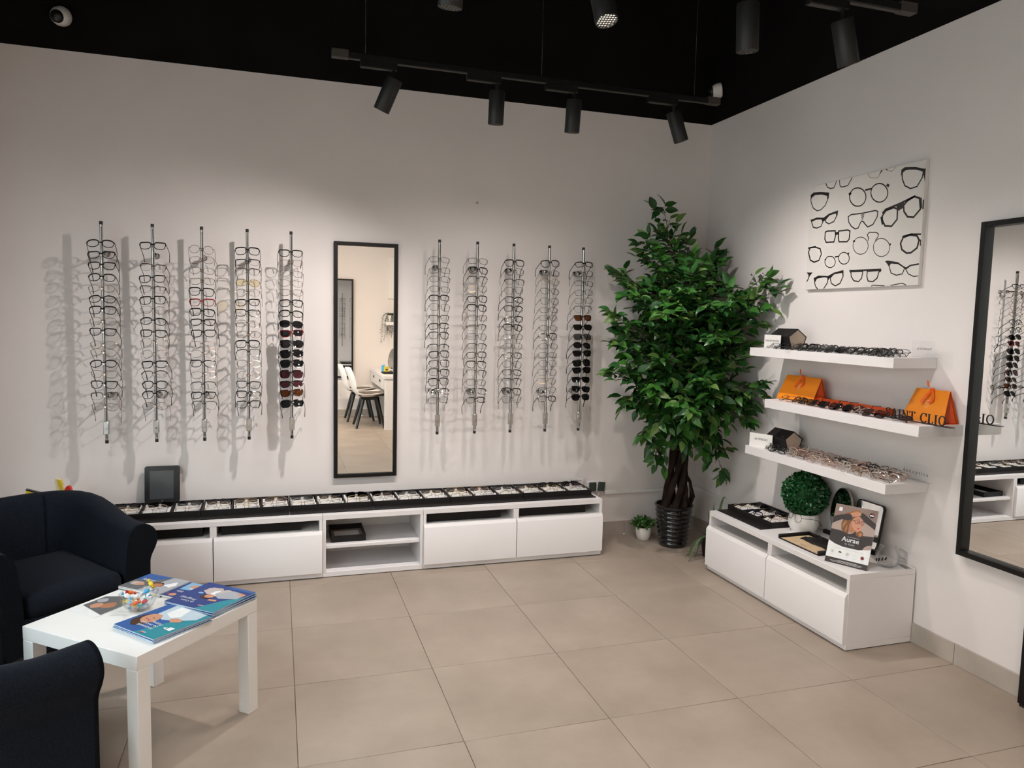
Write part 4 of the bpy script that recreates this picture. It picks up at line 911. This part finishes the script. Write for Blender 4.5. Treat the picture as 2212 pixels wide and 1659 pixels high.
# ================================================================== things on the long cabinets
t = thing('tablet', 'black tablet leaning on the wall above the tray by the tub chair', 'tablet', (-3.660, -.062, CH+.0405))
M = RX(-.12) @ RX(PI/2)
MB().prism(rrect(.192, .218, .014), .009, M=M @ TR(0, 0, -.009)).build('body', 'black_plastic', t, ang=30)
MB().flat([(-.068, .022), (.062, .022), (.062, .190), (-.068, .190)], .0005, M=M).build('screen', 'grey_glossy', t, smooth=False)
MB().lathe([(.003, 0), (.003, .0006)], 10, capt=True, M=M @ TR(0, .011, 0)).build('button', 'steel', t)
so = thing('wall_socket', 'double wall socket with dark flaps beside the low cabinet', 'socket', (-.818, -.0005, .366))
MB().box(-.072, .072, -.012, 0, -.040, .040, b=.003).build('plate', 'white_plastic', so)
for x, a in ((-.034, 0), (.034, .12)):
    MB().box(-.026, .026, -.026, -.012, -.033, .033, b=.003, M=TR(x, 0, 0) @ RY(a)).build('flap', 'socket', so)
MB().tube([(.006, -.014, -.03), (.012, -.026, -.05), (-.004, -.020, -.075), (-.02, -.016, -.11)], .0028, 6).build('cable', 'white_plastic', so)

# ================================================================== side stool and toys behind the tub chair
t = thing('side_stool', 'low white stool hidden behind the navy tub chair', 'stool', (-4.22, -.235, 0))
MB().box(-.20, .20, -.18, .18, .42, .45, b=.002).build('seat', 'white_table', t)
for x in (-.19, .15):
    for y in (-.17, .13): MB().box(x, x+.04, y, y+.04, 0, .4195, b=.002).build('leg', 'white_table', t)
t = thing('toy_bird', 'yellow and cream toy with red spot peeking over the tub chair', 'toy', (-4.13, -.30, .45), -.15)
MB().prism([(-.045, 0), (.07, 0), (.068, .03), (.05, .075), (.028, .11), (.015, .15), (0, .185), (-.02, .190), (-.024, .17), (-.018, .13), (-.03, .08), (-.048, .03)], .018, M=TR(0, .009, 0) @ RX(PI/2)).build('body', 'toy_cream', t, smooth=False)
MB().prism([(-.012, .185), (-.004, .15), (.012, .11), (.018, .14), (.006, .18)], .0215, M=TR(0, .0108, 0) @ RX(PI/2)).build('crest', 'toy_yellow', t, smooth=False)
MB().prism([(.048+.016*math.cos(2*PI*k/12), .128+.034*math.sin(2*PI*k/12)) for k in range(12)], .0225, M=TR(-.006, .0112, -.012) @ RX(PI/2)).build('red_spot', 'toy_red', t, smooth=False)
MB().prism([(-.006, .06), (.006, .06), (.008, .115), (0, .13)], .022, M=TR(.006, .011, 0) @ RX(PI/2)).build('green_stripe', 'toy_green', t, smooth=False)
t = thing('toy_block', 'yellow and black toy piece left of the cream toy', 'toy', (-4.245, -.30, .45), .1)
MB().box(-.03, .03, -.01, .01, 0, .095, b=.002).build('stand', 'black_plastic', t)
MB().box(-.05, .05, -.012, .012, -.012, .012, b=.002, M=TR(0, 0, .104) @ RY(.35)).build('bar', 'toy_yellow', t)
MB().box(-.052, .052, -.013, .013, -.004, .003, b=.001, M=TR(.004, 0, .120) @ RY(.35)).build('edge', 'black_plastic', t)
# ================================================================== the ficus in the corner
fx, fy = -.365, -.325
t = thing('ficus_tree', 'tall leafy green artificial fig tree in black ribbed pot', 'plant', (fx, fy, 0))
prof = [(.088, 0), (.092, .006)]
for k in range(8):
    z = .012+.032*k; r = .094+.032*k/8
    prof += [(r, z), (r+.007, z+.008), (r+.0075, z+.016), (r+.001, z+.026), (r-.001, z+.031)]
prof += [(.128, .272), (.134, .278), (.135, .290), (.130, .294), (.122, .290), (.118, .272), (.116, .24)]
MB().lathe(prof, 40).build('pot', 'pot_black', t, ang=50)
MB().lathe([(.117, .262), (.001, .264)], 24, capb=False).build('soil', 'soil', t)
rg = random.Random(21); mb = MB()
for k in range(70):
    a = rg.uniform(0, 2*PI); r = .11*math.sqrt(rg.random()); s = rg.uniform(.008, .014)
    mb.lathe([(.3*s, -.4*s), (s, 0), (.75*s, .5*s), (.2*s, .75*s)], 6, M=TR(r*math.cos(a), r*math.sin(a), .268) @ RZ(a*3) @ Matrix.Diagonal((1, .8, .7, 1)))
stuff(mb.build('pebbles', 'pebble', t))
# twisted stems
ends = []
for k in range(6):
    a0 = 2*PI*k/6; pts = []; rs = []
    for q in range(15):
        u = q/14; z = .262+.98*u; tw = a0+3.6*u; rad = .046*(1-u)**1.6+.026+.05*max(0, u-.75); pts.append((rad*math.cos(tw)+.022*math.sin(u*3), rad*math.sin(tw), z)); rs.append(.024*(1-.45*u)+(.008 if q == 0 else 0))
    MB().tube(pts, rs, 8).build('stem', 'trunk', t, ang=80); ends.append(V(*pts[-1]))
for k in range(2):   # loose loops of bark on the right
    pts = [(.055+.03*k, -.05, .262), (.085+.02*k, -.075, .36), (.080, -.06, .46), (.045, -.03, .53-.05*k), (.02, -.01, .58)]
    MB().tube(pts, .011, 7).build('aerial_root', 'trunk', t, ang=80)
TIPS = [(-.58, -.42, 2.25), (-.72, -.44, 2.05), (-.50, -.37, 2.10), (-.86, -.46, 1.85), (-.93, -.50, 1.58), (-.70, -.72, 1.60), (-.93, -.50, 1.22), (-.80, -.50, 1.05), (-.63, -.46, .86), (-.35, -.30, 2.06), (-.18, -.36, 1.98),
        (-.12, -.80, 1.82), (-.10, -.88, 1.74), (-.11, -.76, 1.55), (-.12, -.82, 1.18), (-.13, -.70, .98), (-.13, -.50, .60), (-.40, -.80, 1.48), (-.45, -.78, 1.2), (-.55, -.72, 1.80), (-.28, -.76, 1.72), (-.25, -.74, 1.30),
        (-.50, -.62, 1.92), (-.62, -.60, 1.30), (-.44, -.62, .98), (-.27, -.62, 1.0), (-.72, -.16, 1.5), (-.74, -.22, 1.85), (-.14, -.16, 1.62), (-.48, -.12, 1.72), (-.32, -.62, 1.58), (-.84, -.42, 1.42), (-.56, -.66, 1.48), (-.2, -.5, 1.8), (-.38, -.66, 1.36), (-.66, -.52, 1.74), (-.52, -.52, 1.12), (-.22, -.60, 1.14), (-.54, -.74, 1.04), (-.56, -.40, .70), (-.46, -.56, .84), (-.34, -.58, .80), (-.26, -.50, .86), (-.58, -.52, .96), (-.38, -.70, 1.12), (-.70, -.58, 1.16), (-.30, -.72, 1.45), (-.60, -.66, 1.66), (-.44, -.70, 1.66), (-.80, -.54, 1.70), (-.80, -.50, 1.30), (-.16, -.66, 1.42), (-.20, -.70, 1.60), (-.40, -.55, 1.90), (-.64, -.50, 1.95), (-.24, -.45, 1.92), (-.16, -.74, 1.08)]
leaves = []
tw = MB()
def clampw(p): return V(min(p.x, -.035-fx), min(p.y, -.035-fy), max(p.z, .40))
for bi, tp in enumerate(TIPS):
    tip = V(tp[0]-fx, tp[1]-fy, tp[2]); z0 = max(.95, min(1.22, tip.z-.25-.2*rg.random())) if tip.z > 1.1 else .98
    st = V(rg.uniform(-.03, .03), rg.uniform(-.03, .03), z0); hor = V(tip.x, tip.y, 0)
    if tip.z < 1.15: c1 = st+hor*.45+V(0, 0, .16)
    else: c1 = st+hor*.30+V(0, 0, (tip.z-st.z)*.62)
    P = [st.lerp(c1, u).lerp(c1.lerp(tip, u), u) for u in [q/10 for q in range(11)]]
    tw.tube(P, [.0065*(1-.75*q/10) for q in range(11)], 5)
    for q in range(4, 11):
        for rep in range(3 if q < 10 else 3):
            base = P[q]; fwd = (P[min(10, q+1)]-P[q-1]).normalized()
            sd = V(rg.gauss(0, 1), rg.gauss(0, 1), rg.gauss(0, .6)).normalized()
            d = (fwd*(.8 if q < 10 else 1.6)+sd*.9+V(0, 0, .05)).normalized(); L = rg.uniform(.07, .15) if q < 10 else rg.uniform(.06, .11)
            e = clampw(base+d*L+V(0, 0, -.02)); tw.tube([base, base.lerp(e, .55)+V(0, 0, .008), e], [.0018, .0014, .0009], 4)
            nl = rg.choice((3, 4, 4, 5))
            for k in range(nl):
                u = .35+.65*k/(nl-1); p = base.lerp(e, u)
                s = d.cross(V(0, 0, 1)); s = s.normalized() if s.length > .1 else V(1, 0, 0)
                ld = (d*(.55 if k < nl-1 else 1.3)+s*(.95 if k % 2 else -.95)*(1 if k < nl-1 else .2)+V(rg.gauss(0, .22), rg.gauss(0, .22), rg.gauss(-.28, .25))).normalized()
                nn = (V(rg.gauss(-.18, .42), rg.gauss(-.42, .42), rg.gauss(.8, .35))); nn = (nn-ld*nn.dot(ld)).normalized()
                l = rg.uniform(.066, .104)
                q2 = p+ld*l
                if q2.x+fx > -.012 or q2.y+fy > -.012: continue
                leaves.append((p, ld, nn, l, rg.choices((0, 1, 2), (.52, .36, .12))[0]))
tw.build('branches', 'twig', t, ang=80)
lv = [(0, 0, 0), (.21, .18, .05), (-.21, .18, .05), (0, .24, -.012), (.255, .42, .06), (-.255, .42, .06), (0, .5, -.02), (.15, .74, .02), (-.15, .74, .02), (0, .78, -.05), (0, 1., -.14)]
lf = [(0, 1, 3), (0, 3, 2), (1, 4, 6, 3), (3, 6, 5, 2), (4, 7, 9, 6), (6, 9, 8, 5), (7, 10, 9), (9, 10, 8)]
lms = []
for m in ('leaf_a', 'leaf_b', 'leaf_c'):
    me = MB().add(lv, lf).mesh('leaf', True, 60); me.materials.append(MATS[m]); lms.append(me)
cl = CAMP-V(fx, fy, 0)
leaves.sort(key=lambda L: (L[0]-cl).length)
rest = MB()
for k, (p, d, n, l, c) in enumerate(leaves):
    s = d.cross(n); M = Matrix(((s.x*l, d.x*l, n.x*l, p.x), (s.y*l, d.y*l, n.y*l, p.y), (s.z*l, d.z*l, n.z*l, p.z), (0, 0, 0, 1)))
    if k < 300:
        o = link('leaf', lms[c], t); o.matrix_local = M
    else: rest.add(lv, lf, c, M)
stuff(rest.build('foliage', ['leaf_a', 'leaf_b', 'leaf_c'], t, ang=60))

# ---- small boxwood pot and spider plant on the floor
t = thing('small_plant', 'small leafy plant in white pot beside the black ribbed pot', 'plant', (-.512, -.165, 0))
MB().lathe([(.036, 0), (.042, .004), (.052, .035), (.056, .065), (.055, .092), (.051, .094), (.049, .085), (.045, .05)], 26).build('pot', 'ceramic', t, ang=50)
MB().lathe([(.049, .08), (.001, .083)], 16, capb=False).build('soil', 'soil', t)
rg = random.Random(8); mb = MB(); pts = []; st = MB()
for k in range(46):
    a = rg.uniform(0, 2*PI); e = rg.uniform(.2, 1.45); r = .088; p = V(r*math.cos(a)*math.cos(e), r*math.sin(a)*math.cos(e), .088+r*.95*math.sin(e)*rg.uniform(.75, 1.05))
    st.tube([(0, 0, .08), p*.6+V(0, 0, .04), p], .0009, 4)
    for q in range(9): pts.append(((p.x*(.55+.06*q), p.y*(.55+.06*q), .085+(p.z-.085)*(.55+.06*q)), (p.x, p.y, .05)))
leaflets(mb, pts, .024, .014, rg); st.build('stems', 'twig', t); stuff(mb.build('foliage', 'leaf_b', t, smooth=False))
t = thing('spider_plant', 'spider plant with long drooping leaves in dark pot behind the cabinet', 'plant', (-.235, -.625, 0))
MB().lathe([(.060, 0), (.066, .004), (.082, .115), (.086, .120), (.086, .130), (.079, .130), (.076, .10)], 26).build('pot', 'black_card', t, ang=40)
MB().lathe([(.077, .112), (.001, .115)], 16, capb=False).build('soil', 'soil', t)
rg = random.Random(4)
for k, (dx, dy, h, dr) in enumerate(((.10, .03, .30, .02), (.03, .06, .24, 0), (-.02, .05, .20, .0), (-.16, -.04, .10, .16), (-.20, .02, .07, .15), (-.13, -.10, .09, .20), (-.09, -.12, .06, .24), (-.16, .06, .09, .20), (-.05, -.12, .10, .22), (-.22, -.06, .11, .19), (.04, -.10, .12, .14), (.12, .09, .12, .12), (-.12, .12, .08, .18))):
    vs = []; fs = []; N = 10; d = V(dx, dy, 0); sdir = V(-dy, dx, 0).normalized() if d.length else V(1, 0, 0)
    for q in range(N+1):
        u = q/N; c = V(dx*u**.8, dy*u**.8, .115+h*math.sin(min(1, u*1.1)*PI/2)-dr*u*u*1.35 if dr else .115+h*u); c.z = max(c.z, .006)
        w = .0115*(1-u**2.2)+.0006; vs += [c-sdir*w+V(0, 0, .003), c-V(0, 0, .002), c+sdir*w+V(0, 0, .003)]
    for q in range(N): fs += [(3*q, 3*q+1, 3*q+4, 3*q+3), (3*q+1, 3*q+2, 3*q+5, 3*q+4)]
    MB().add(vs, fs).build('leaf', 'leaf_aloe', t, ang=80)

# ================================================================== on the coffee table
def brochure_stack(u, v, rot, w, h, n, where, zone, cover, group, th=.0026):
    for k in range(n):
        top = k == n-1
        lab = zone+(', topmost, ' if top else ', %s from the top, ' % ORD[n-k])+where
        c = tabw(u, v); z = .4502+k*(th+.0004)
        o = thing('brochure', lab, 'brochure', (c.x, c.y, z), TA+rot+(0 if top else rg.uniform(-.035, .035)), group)
        dx, dy = (0, 0) if top else (rg.uniform(-.003, .003), rg.uniform(-.003, .003))
        N = 8; vs = []; fs = []
        for q in range(N+1):
            y = -h/2+h*q/N; zz = 0.
            vs += [(-w/2+dx, y+dy, zz), (w/2+dx, y+dy, zz), (w/2+dx, y+dy, zz+th), (-w/2+dx, y+dy, zz+th)]
        for q in range(N):
            a = 4*q; b = a+4; fs += [(a, b, b+1, a+1), (a+1, b+1, b+2, a+2), (a+2, b+2, b+3, a+3), (a+3, b+3, b, a)]
        fs += [(0, 1, 2, 3), (4*N+3, 4*N+2, 4*N+1, 4*N)]
        MB().add(vs, fs).build('pages', 'ink_shirt' if cover in ('teal', 'blue') else 'paper', o, smooth=False)
        if top: print_cover(o, w, h, th, cover, N)
        else: MB().box(-w/2+dx, w/2+dx, -h/2+dy, h/2+dy, th, th+.0003).build('cover', 'ink_blue' if cover in ('teal', 'blue') else 'ink_grey', o, smooth=False)
IN = ['ink_blue', 'ink_teal', 'ink_white', 'ink_skin', 'ink_hair', 'ink_shirt', 'ink_navy', 'ink_greyhair', 'ink_red', 'ink_grey', 'ink_silver', 'ink_lightblue', 'ink_skin2']
def blob(cx, cy, rx, ry, n=14, ph=0., wob=.12):
    return [(cx+rx*math.cos(2*PI*k/n)*(1+wob*math.sin(3*k+ph)), cy+ry*math.sin(2*PI*k/n)*(1+wob*math.cos(2*k+ph))) for k in range(n)]
def print_cover(o, w, h, th, kind, N):
    mb = MB(); lay = [0]
    def bend(y): return .004*max(0, y-.55)**1.5
    def F(P, mi):
        lay[0] += 1; P = [(min(.5, max(-.5, a-.5))*w, min(.5, max(-.5, b-.5))*h) for a, b in P]
        mb.flat(P, th+.0003+.00008*lay[0], mi)
    def TX(s, x, y, sz, mi=2, flip=True):
        lay[0] += 1; text_mb(mb, s, sz, TR((x-.5)*w, (y-.5)*h, th+.0003+.00008*lay[0]+.0002) @ (RZ(PI) if flip else Matrix.Identity(4)), mi)
    # x runs to the right along the near table edge, y away from it; covers lie upside down
    if kind == 'teal':
        F([(0, 0), (1, 0), (1, 1), (0, 1)], 0); F([(.50, 0), (1, 0), (1, 1), (.80, 1), (.66, .55)], 1)
        F([(.20, .62), (.45, .50), (.70, .60), (.92, .78), (.90, 1), (.16, 1)], 5); F([(.30, .70), (.5, .62), (.62, .72), (.52, .98), (.30, .98)], 2)
        F(blob(.22, .36, .17, .22, 16, .4, .08), 4); F(blob(.27, .45, .15, .17, 16, 1.2, .06), 3); F([(.19, .40), (.24, .40), (.24, .415), (.19, .415)], 4); F([(.28, .47), (.34, .46), (.34, .475), (.28, .485)], 4); F([(.27, .38), (.34, .37), (.335, .395), (.28, .40)], 8)
        F([(.55, .58), (.66, .50), (.80, .58), (.76, .66), (.62, .66)], 3)
        for q in range(3): TX(('Poznaj', 'do swoich', 'soczewek')[q], .66, .30-.085*q+.10, .021)
        F([(.84, .30), (.94, .30), (.94, .40), (.84, .40)], 2); F([(.75, .33), (.82, .30), (.82, .37)], 2); F(blob(.62, .06, .045, .02, 8), 8); TX('med', .70, .09, .014)
    elif kind == 'blue':
        F([(0, 0), (1, 0), (1, 1), (0, 1)], 6); F([(.62, 0), (1, 0), (1, .72), (.80, .45)], 1); F([(.5, .92), (1, .92), (1, 1), (.5, 1)], 0)
        F(blob(.36, .72, .16, .15, 16, .5, .14), 7); F(blob(.52, .66, .13, .12, 14, 2.0, .12), 2); F(blob(.60, .72, .13, .15, 14, 3.0, .15), 7)
        F([(.48, .60), (.66, .48), (.95, .60), (.94, .82), (.66, .86)], 10); F([(.80, .76), (.95, .72), (.96, .80), (.84, .84)], 3)
        F(blob(.44, .46, .11, .09, 14, .2, .06), 4); F(blob(.47, .50, .085, .075, 14, .2, .05), 3); F([(.56, .34), (.72, .36), (.70, .42), (.56, .40)], 3)
        TX('Progresy', .40, .30, .022); TX('dla Ciebie', .44, .20, .016); F(blob(.24, .55, .05, .035, 10), 11); F(blob(.62, .12, .04, .02, 8), 8); TX('med', .70, .14, .013)
    elif kind == 'grey':
        F([(0, 0), (1, 0), (1, 1), (0, 1)], 9); F([(0, .55), (.35, .62), (.60, 1), (0, 1)], 0)
        F([(.45, 0), (1, 0), (1, 1), (.60, 1), (.55, .5)], 10); F(blob(.20, .34, .15, .12, 14, 1., .12), 7); F(blob(.27, .33, .10, .08, 12, .5), 3)
        F(blob(.58, .45, .15, .17, 16, .6, .1), 4); F(blob(.61, .44, .11, .12, 14, .6), 12); F([(.66, .1), (.76, .1), (.76, .18), (.66, .18)], 0); TX('zadbaj', .42, .66, .026)
        F([(.72, .5), (.9, .42), (.95, .6), (.85, .8)], 2)
    elif kind == 'leaflet':
        F([(0, 0), (1, 0), (1, 1), (0, 1)], 6); F([(.2, .5), (1, .55), (1, 1), (.1, 1)], 11); F(blob(.62, .78, .2, .12), 3); F([(.5, .62), (.9, .58), (.95, .72)], 2); F(blob(.42, .14, .17, .09), 3); TX('Info', .60, .42, .020); F(blob(.15, .15, .06, .03, 8), 8)
    elif kind == 'flyer':
        F([(0, 0), (1, 0), (1, 1), (0, 1)], 2); F([(.02, .30), (.98, .12), (.98, .80), (.5, .95), (.02, .78)], 9); F(blob(.35, .40, .16, .12, 12, .2), 3); F(blob(.62, .50, .18, .14, 12, .9), 12); F(blob(.2, .62, .14, .1, 12, .4), 10); F(blob(.85, .92, .06, .04, 10), 4); F(blob(.86, .92, .035, .02, 10), 2)
    mb.build('printed_cover', IN, o, smooth=False)
rg = random.Random(17)
brochure_stack(.155, -.062, -.14, .225, .225, 6, 'by the front edge of table', 'blue and teal brochure', 'teal', 'brochures in the front stack')
brochure_stack(.150, .165, -.02, .240, .220, 8, 'at the right corner of table', 'navy brochure', 'blue', 'brochures in the right stack')
brochure_stack(-.170, .190, .02, .215, .155, 5, 'at the far corner of table', 'grey and blue brochure', 'grey', 'brochures in the far stack')
brochure_stack(-.015, .195, .0, .090, .148, 4, 'between the two rear stacks', 'small blue leaflet', 'leaflet', 'leaflets in the small stack')
brochure_stack(-.185, -.020, .0, .145, .200, 1, 'lying partly under the candy bowl', 'white and grey flyer', 'flyer', None, .0008)
c = tabw(-.035, .0)
bowl = MB().lathe([(.026, 0), (.032, .001), (.048, .014), (.060, .034), (.066, .060), (.068, .064), (.066, .0655), (.0635, .062), (.0575, .036), (.046, .017), (.030, .005), (.001, .0045)], 36).build('candy_bowl', 'acrylic', ang=60)
tag(bowl, 'clear glass bowl of wrapped candies on the white table', 'bowl'); bowl.location = (c.x, c.y, .4515)
cb = MB().lathe([(.0005, -.013), (.005, -.012), (.0085, -.007), (.0095, 0), (.0085, .007), (.005, .012), (.0005, .013)], 10, capb=False).mesh('candy_body', True, 70); cb.materials.append(MATS['candy_white'])
cw = MB()
for s in (-1, 1):
    for q in range(6):
        a = 2*PI*q/6; b = 2*PI*(q+1)/6; r1 = .009 if q % 2 else .007
        cw.add([(0, 0, s*.012), (r1*math.cos(a), r1*math.sin(a), s*.025), (.008*math.cos(b), .008*math.sin(b), s*.023)], [(0, 1, 2) if s > 0 else (0, 2, 1)])
cw = cw.mesh('wrapper_twist', False); cw.materials.append(MATS['candy_white'])
CN = [('yellow', 'candy_yellow'), ('orange', 'candy_orange'), ('blue', 'candy_blue'), ('white', 'candy_white'), ('red', 'candy_red'), ('teal', 'candy_teal')]
seq = [(3, 2), (1, 3), (5, 3), (3, 5), (0, 3), (2, 3), (3, 1), (1, 1), (3, 2), (0, 0), (4, 3), (3, 3), (2, 2), (3, 0), (1, 4), (0, 0), (2, 3), (3, 2)]
for k, (a, b) in enumerate(seq):
    lvl = k//7; an = k*2.4+.3; rr = (.018, .036, .038)[lvl] if k not in (0, 15) else (.012, .050)[k == 15]; z = .016+.018*lvl+.003*(k % 3)
    if k == 15: rr, z, an = .056, .078, .9
    if k == 0: z = .014
    o = thing('candy', '%s candy with %s twist ends, %s in the glass bowl' % (CN[a][0], CN[b][0], ['at the bottom', 'halfway up', 'on top'][lvl]), 'candy', (c.x+rr*math.cos(an), c.y+rr*math.sin(an), .4525+z), (rg.uniform(.9, 2.2), rg.uniform(-.5, .5), rg.uniform(0, 6.3)), 'wrapped candies in the glass bowl'); o.scale = (.86, .86, .86)
    for nm, me, m in (('candy_body', cb, CN[a][1]), ('wrapper_twist', cw, CN[b][1])):
        p = link(nm, me, o); p.material_slots[0].link = 'OBJECT'; p.material_slots[0].material = MATS[m]

# ================================================================== the far end of the room (seen in the mirrors)
t = thing('desk', 'white consultation desk with cut-out drawer grip, seen in the narrow mirror', 'desk', (-1.64, -6.70, 0))
MB().box(0, .70, 0, 1.53, .70, .74, b=.002).build('desktop', 'white_lam', t)
MB().box(.02, .68, 1.44, 1.52, 0, .70, b=.002).build('side_panel', 'white_lam', t)
MB().box(.02, .68, .01, .05, 0, .70, b=.002).build('side_panel', 'white_lam', t)
for k in range(2):
    y0 = .06+.69*k; y1 = y0+.68; d = MB().box(.005, .03, y0, y1, .545, .695, b=.002).build('drawer', 'white_lam', t)
    MB().box(.003, .006, (y0+y1)/2-.06, (y0+y1)/2+.06, .625, .660).build('grip', 'black_card', d)
MB().box(.40, .42, .05, 1.44, .25, .70).build('modesty_panel', 'white_in', t)
def shell_chair(label, loc, rot):
    t = thing('shell_chair', label, 'chair', loc, rot, 'white shell chairs at the desk')
    sec = [(.235, .445, .19), (.20, .455, .205), (.12, .445, .225), (.02, .430, .235), (-.08, .430, .235), (-.16, .455, .230), (-.205, .51, .225), (-.23, .59, .22), (-.255, .68, .21), (-.285, .77, .185), (-.305, .82, .14), (-.31, .835, .08)]
    vs = []; fs = []; n = 9
    for i, (x, z, w) in enumerate(sec):
        for k in range(n):
            q = -1+2*k/(n-1); lift = .055*abs(q)**3
            seat = 1 if i < 5 else max(0, 1-(i-4)/4); vs.append((x+lift*(1-seat)*1.1, q*w, z+lift*seat*.9))
    m = len(vs)
    for i in range(len(sec)):
        for k in range(n):
            x, y, z = vs[i*n+k]; seat = 1 if i < 5 else max(0, 1-(i-4)/4); vs.append((x-.010*(1-seat), y, z-.010*seat-.002))
    for i in range(len(sec)-1):
        for k in range(n-1): a = i*n+k; fs.append((a, a+1, a+n+1, a+n)); fs.append((m+a, m+a+n, m+a+n+1, m+a+1))
    for i in range(len(sec)-1):
        a = i*n; fs.append((a, a+n, m+a+n, m+a)); b = a+n-1; fs.append((b, m+b, m+b+n, b+n))
    for k in range(n-1): fs.append((k, m+k, m+k+1, k+1)); a = (len(sec)-1)*n+k; fs.append((a, a+1, m+a+1, m+a))
    MB().add(vs, fs).build('shell', 'white_plastic', t, ang=50)
    MB().box(-.15, .20, -.19, .19, .445, .475, b=.012).build('cushion', 'cushion_stripe', t)
    for y in (-.07, .075): MB().box(-.14, .19, y-.016, y+.016, .4752, .4765).build('stripe', 'cushion_pale', bpy.data.objects[t.children[-1].name] if False else t)
    for sx in (-1, 1):
        for sy in (-1, 1): MB().tube([(.09*sx+.02, .10*sy, .425), (.19*sx+.01, .215*sy, .001)], [.026, .016], 4).build('leg', 'black_wood', t, smooth=False)
    mb = MB(); mb.box(-.10, .14, -.12, -.09, .385, .42); mb.box(-.10, .14, .09, .12, .385, .42); mb.box(-.10, -.07, -.12, .12, .385, .42); mb.box(.11, .14, -.12, .12, .385, .42); mb.build('underframe', 'black_wood', t)
shell_chair('white shell chair with striped cushion, nearer one in the narrow mirror', (-1.80, -5.59, 0), 0)
shell_chair('white shell chair behind the nearer one in the narrow mirror', (-1.86, -6.27, 0), 0)
t = MB().box(-1.43, -.75, YF+.0008, YF+.24, 1.406, 1.456, b=.002).build('floating_shelf', 'white_lam'); tag(t, 'white floating shelf with trailing plant, seen in the narrow mirror', 'shelf')
t = MB().box(-1.38, -.78, YF+.0008, YF+.03, 1.81, 2.44, b=.003).build('wall_panel', 'white_matte'); tag(t, 'plain white wall panel above the plant shelf, seen in the narrow mirror', 'panel')
t = thing('trailing_plant', 'trailing grey-green plant in white pot, seen in the narrow mirror', 'plant', (-1.33, YF+.13, 1.456))
MB().lathe([(.045, 0), (.060, .10), (.055, .10), (.05, .08)], 20).build('pot', 'ceramic', t)
mb = MB(); rg = random.Random(31); st = MB()
for k in range(16):
    a = rg.uniform(1.2, 5.2); L = rg.uniform(.12, .46); r = rg.uniform(.08, .14); pts = []
    P = [V(.03*math.cos(a), .03*math.sin(a), .09), V(r*.7*math.cos(a), r*.6*math.sin(a), .135), V(r*math.cos(a), r*.7*math.sin(a), .08), V(r*math.cos(a)*1.05-.03, r*.75*math.sin(a), .08-L)]
    st.tube(P, .0012, 4)
    for s in range(3):
        for q in range(8 if s < 2 else int(L*90)):
            u = q/(8 if s < 2 else L*90); pts.append((tuple(P[s].lerp(P[s+1], u)), (rg.gauss(0, 1), rg.gauss(0, 1), .2)))
    leaflets(mb, pts, .020, .009, rg)
st.build('stems', 'twig', t); stuff(mb.build('foliage', 'leaf_grey', t, smooth=False))
t = thing('desk_mirror', 'oval steel-backed mirror on the desk, seen in the narrow mirror', 'mirror', (-1.42, -5.80, .74), -.5)
MB().lathe([(.07, 0), (.068, .006), (.01, .014), (.008, .06)], 24, capt=True).build('foot', 'chrome', t)
M = TR(0, 0, .20) @ RX(PI/2-.18)
MB().prism(el(.09, .155), .014, M=M @ TR(0, 0, -.007)).build('mirror_body', 'chrome', t, ang=30); MB().flat(el(.085, .15), .0078, M=M).build('mirror_glass', 'mirror', t, smooth=False)
for nm, lab, x, y, sx, sy, sz, m in (('small_carton', 'small yellow carton on the desk, seen in the narrow mirror', -1.50, -5.93, .06, .05, .075, 'candy_yellow'), ('spray_bottle', 'pale blue spray bottle on the desk, seen in the narrow mirror', -1.53, -6.05, .045, .045, .09, 'candy_blue')):
    o = thing(nm, lab, 'carton' if nm == 'small_carton' else 'bottle', (x, y, .74)); 
    MB().box(-sx/2, sx/2, -sy/2, sy/2, 0, sz, b=.003).build('body', m, o)
    (MB().box(-sx*.3, sx*.3, -sy/2-.001, sy/2+.001, sz*.3, sz*.55) if nm == 'small_carton' else MB().lathe([(.012, sz), (.012, sz+.03), (.004, sz+.034)], 10)).build('label' if nm == 'small_carton' else 'cap', 'ink_dark' if nm == 'small_carton' else 'white_plastic', o)
o = thing('desk_tray', 'black tray with spectacles on the desk, seen in the narrow mirror', 'tray', (-1.50, -5.62, .74))
MB().box(-.10, .10, -.13, .13, 0, .006, b=.002).build('base', 'black_leather', o)
for s in (-1, 1): MB().box(-.10, .10, s*.13, s*.122, .006, .018).build('rim', 'black_leather', o)
spectacles('R', ' in the desk tray seen in the narrow mirror', TR(-1.50, -5.62, .746+.019) @ RZ(-1.2) @ RX(-.7), True, None, rnd)
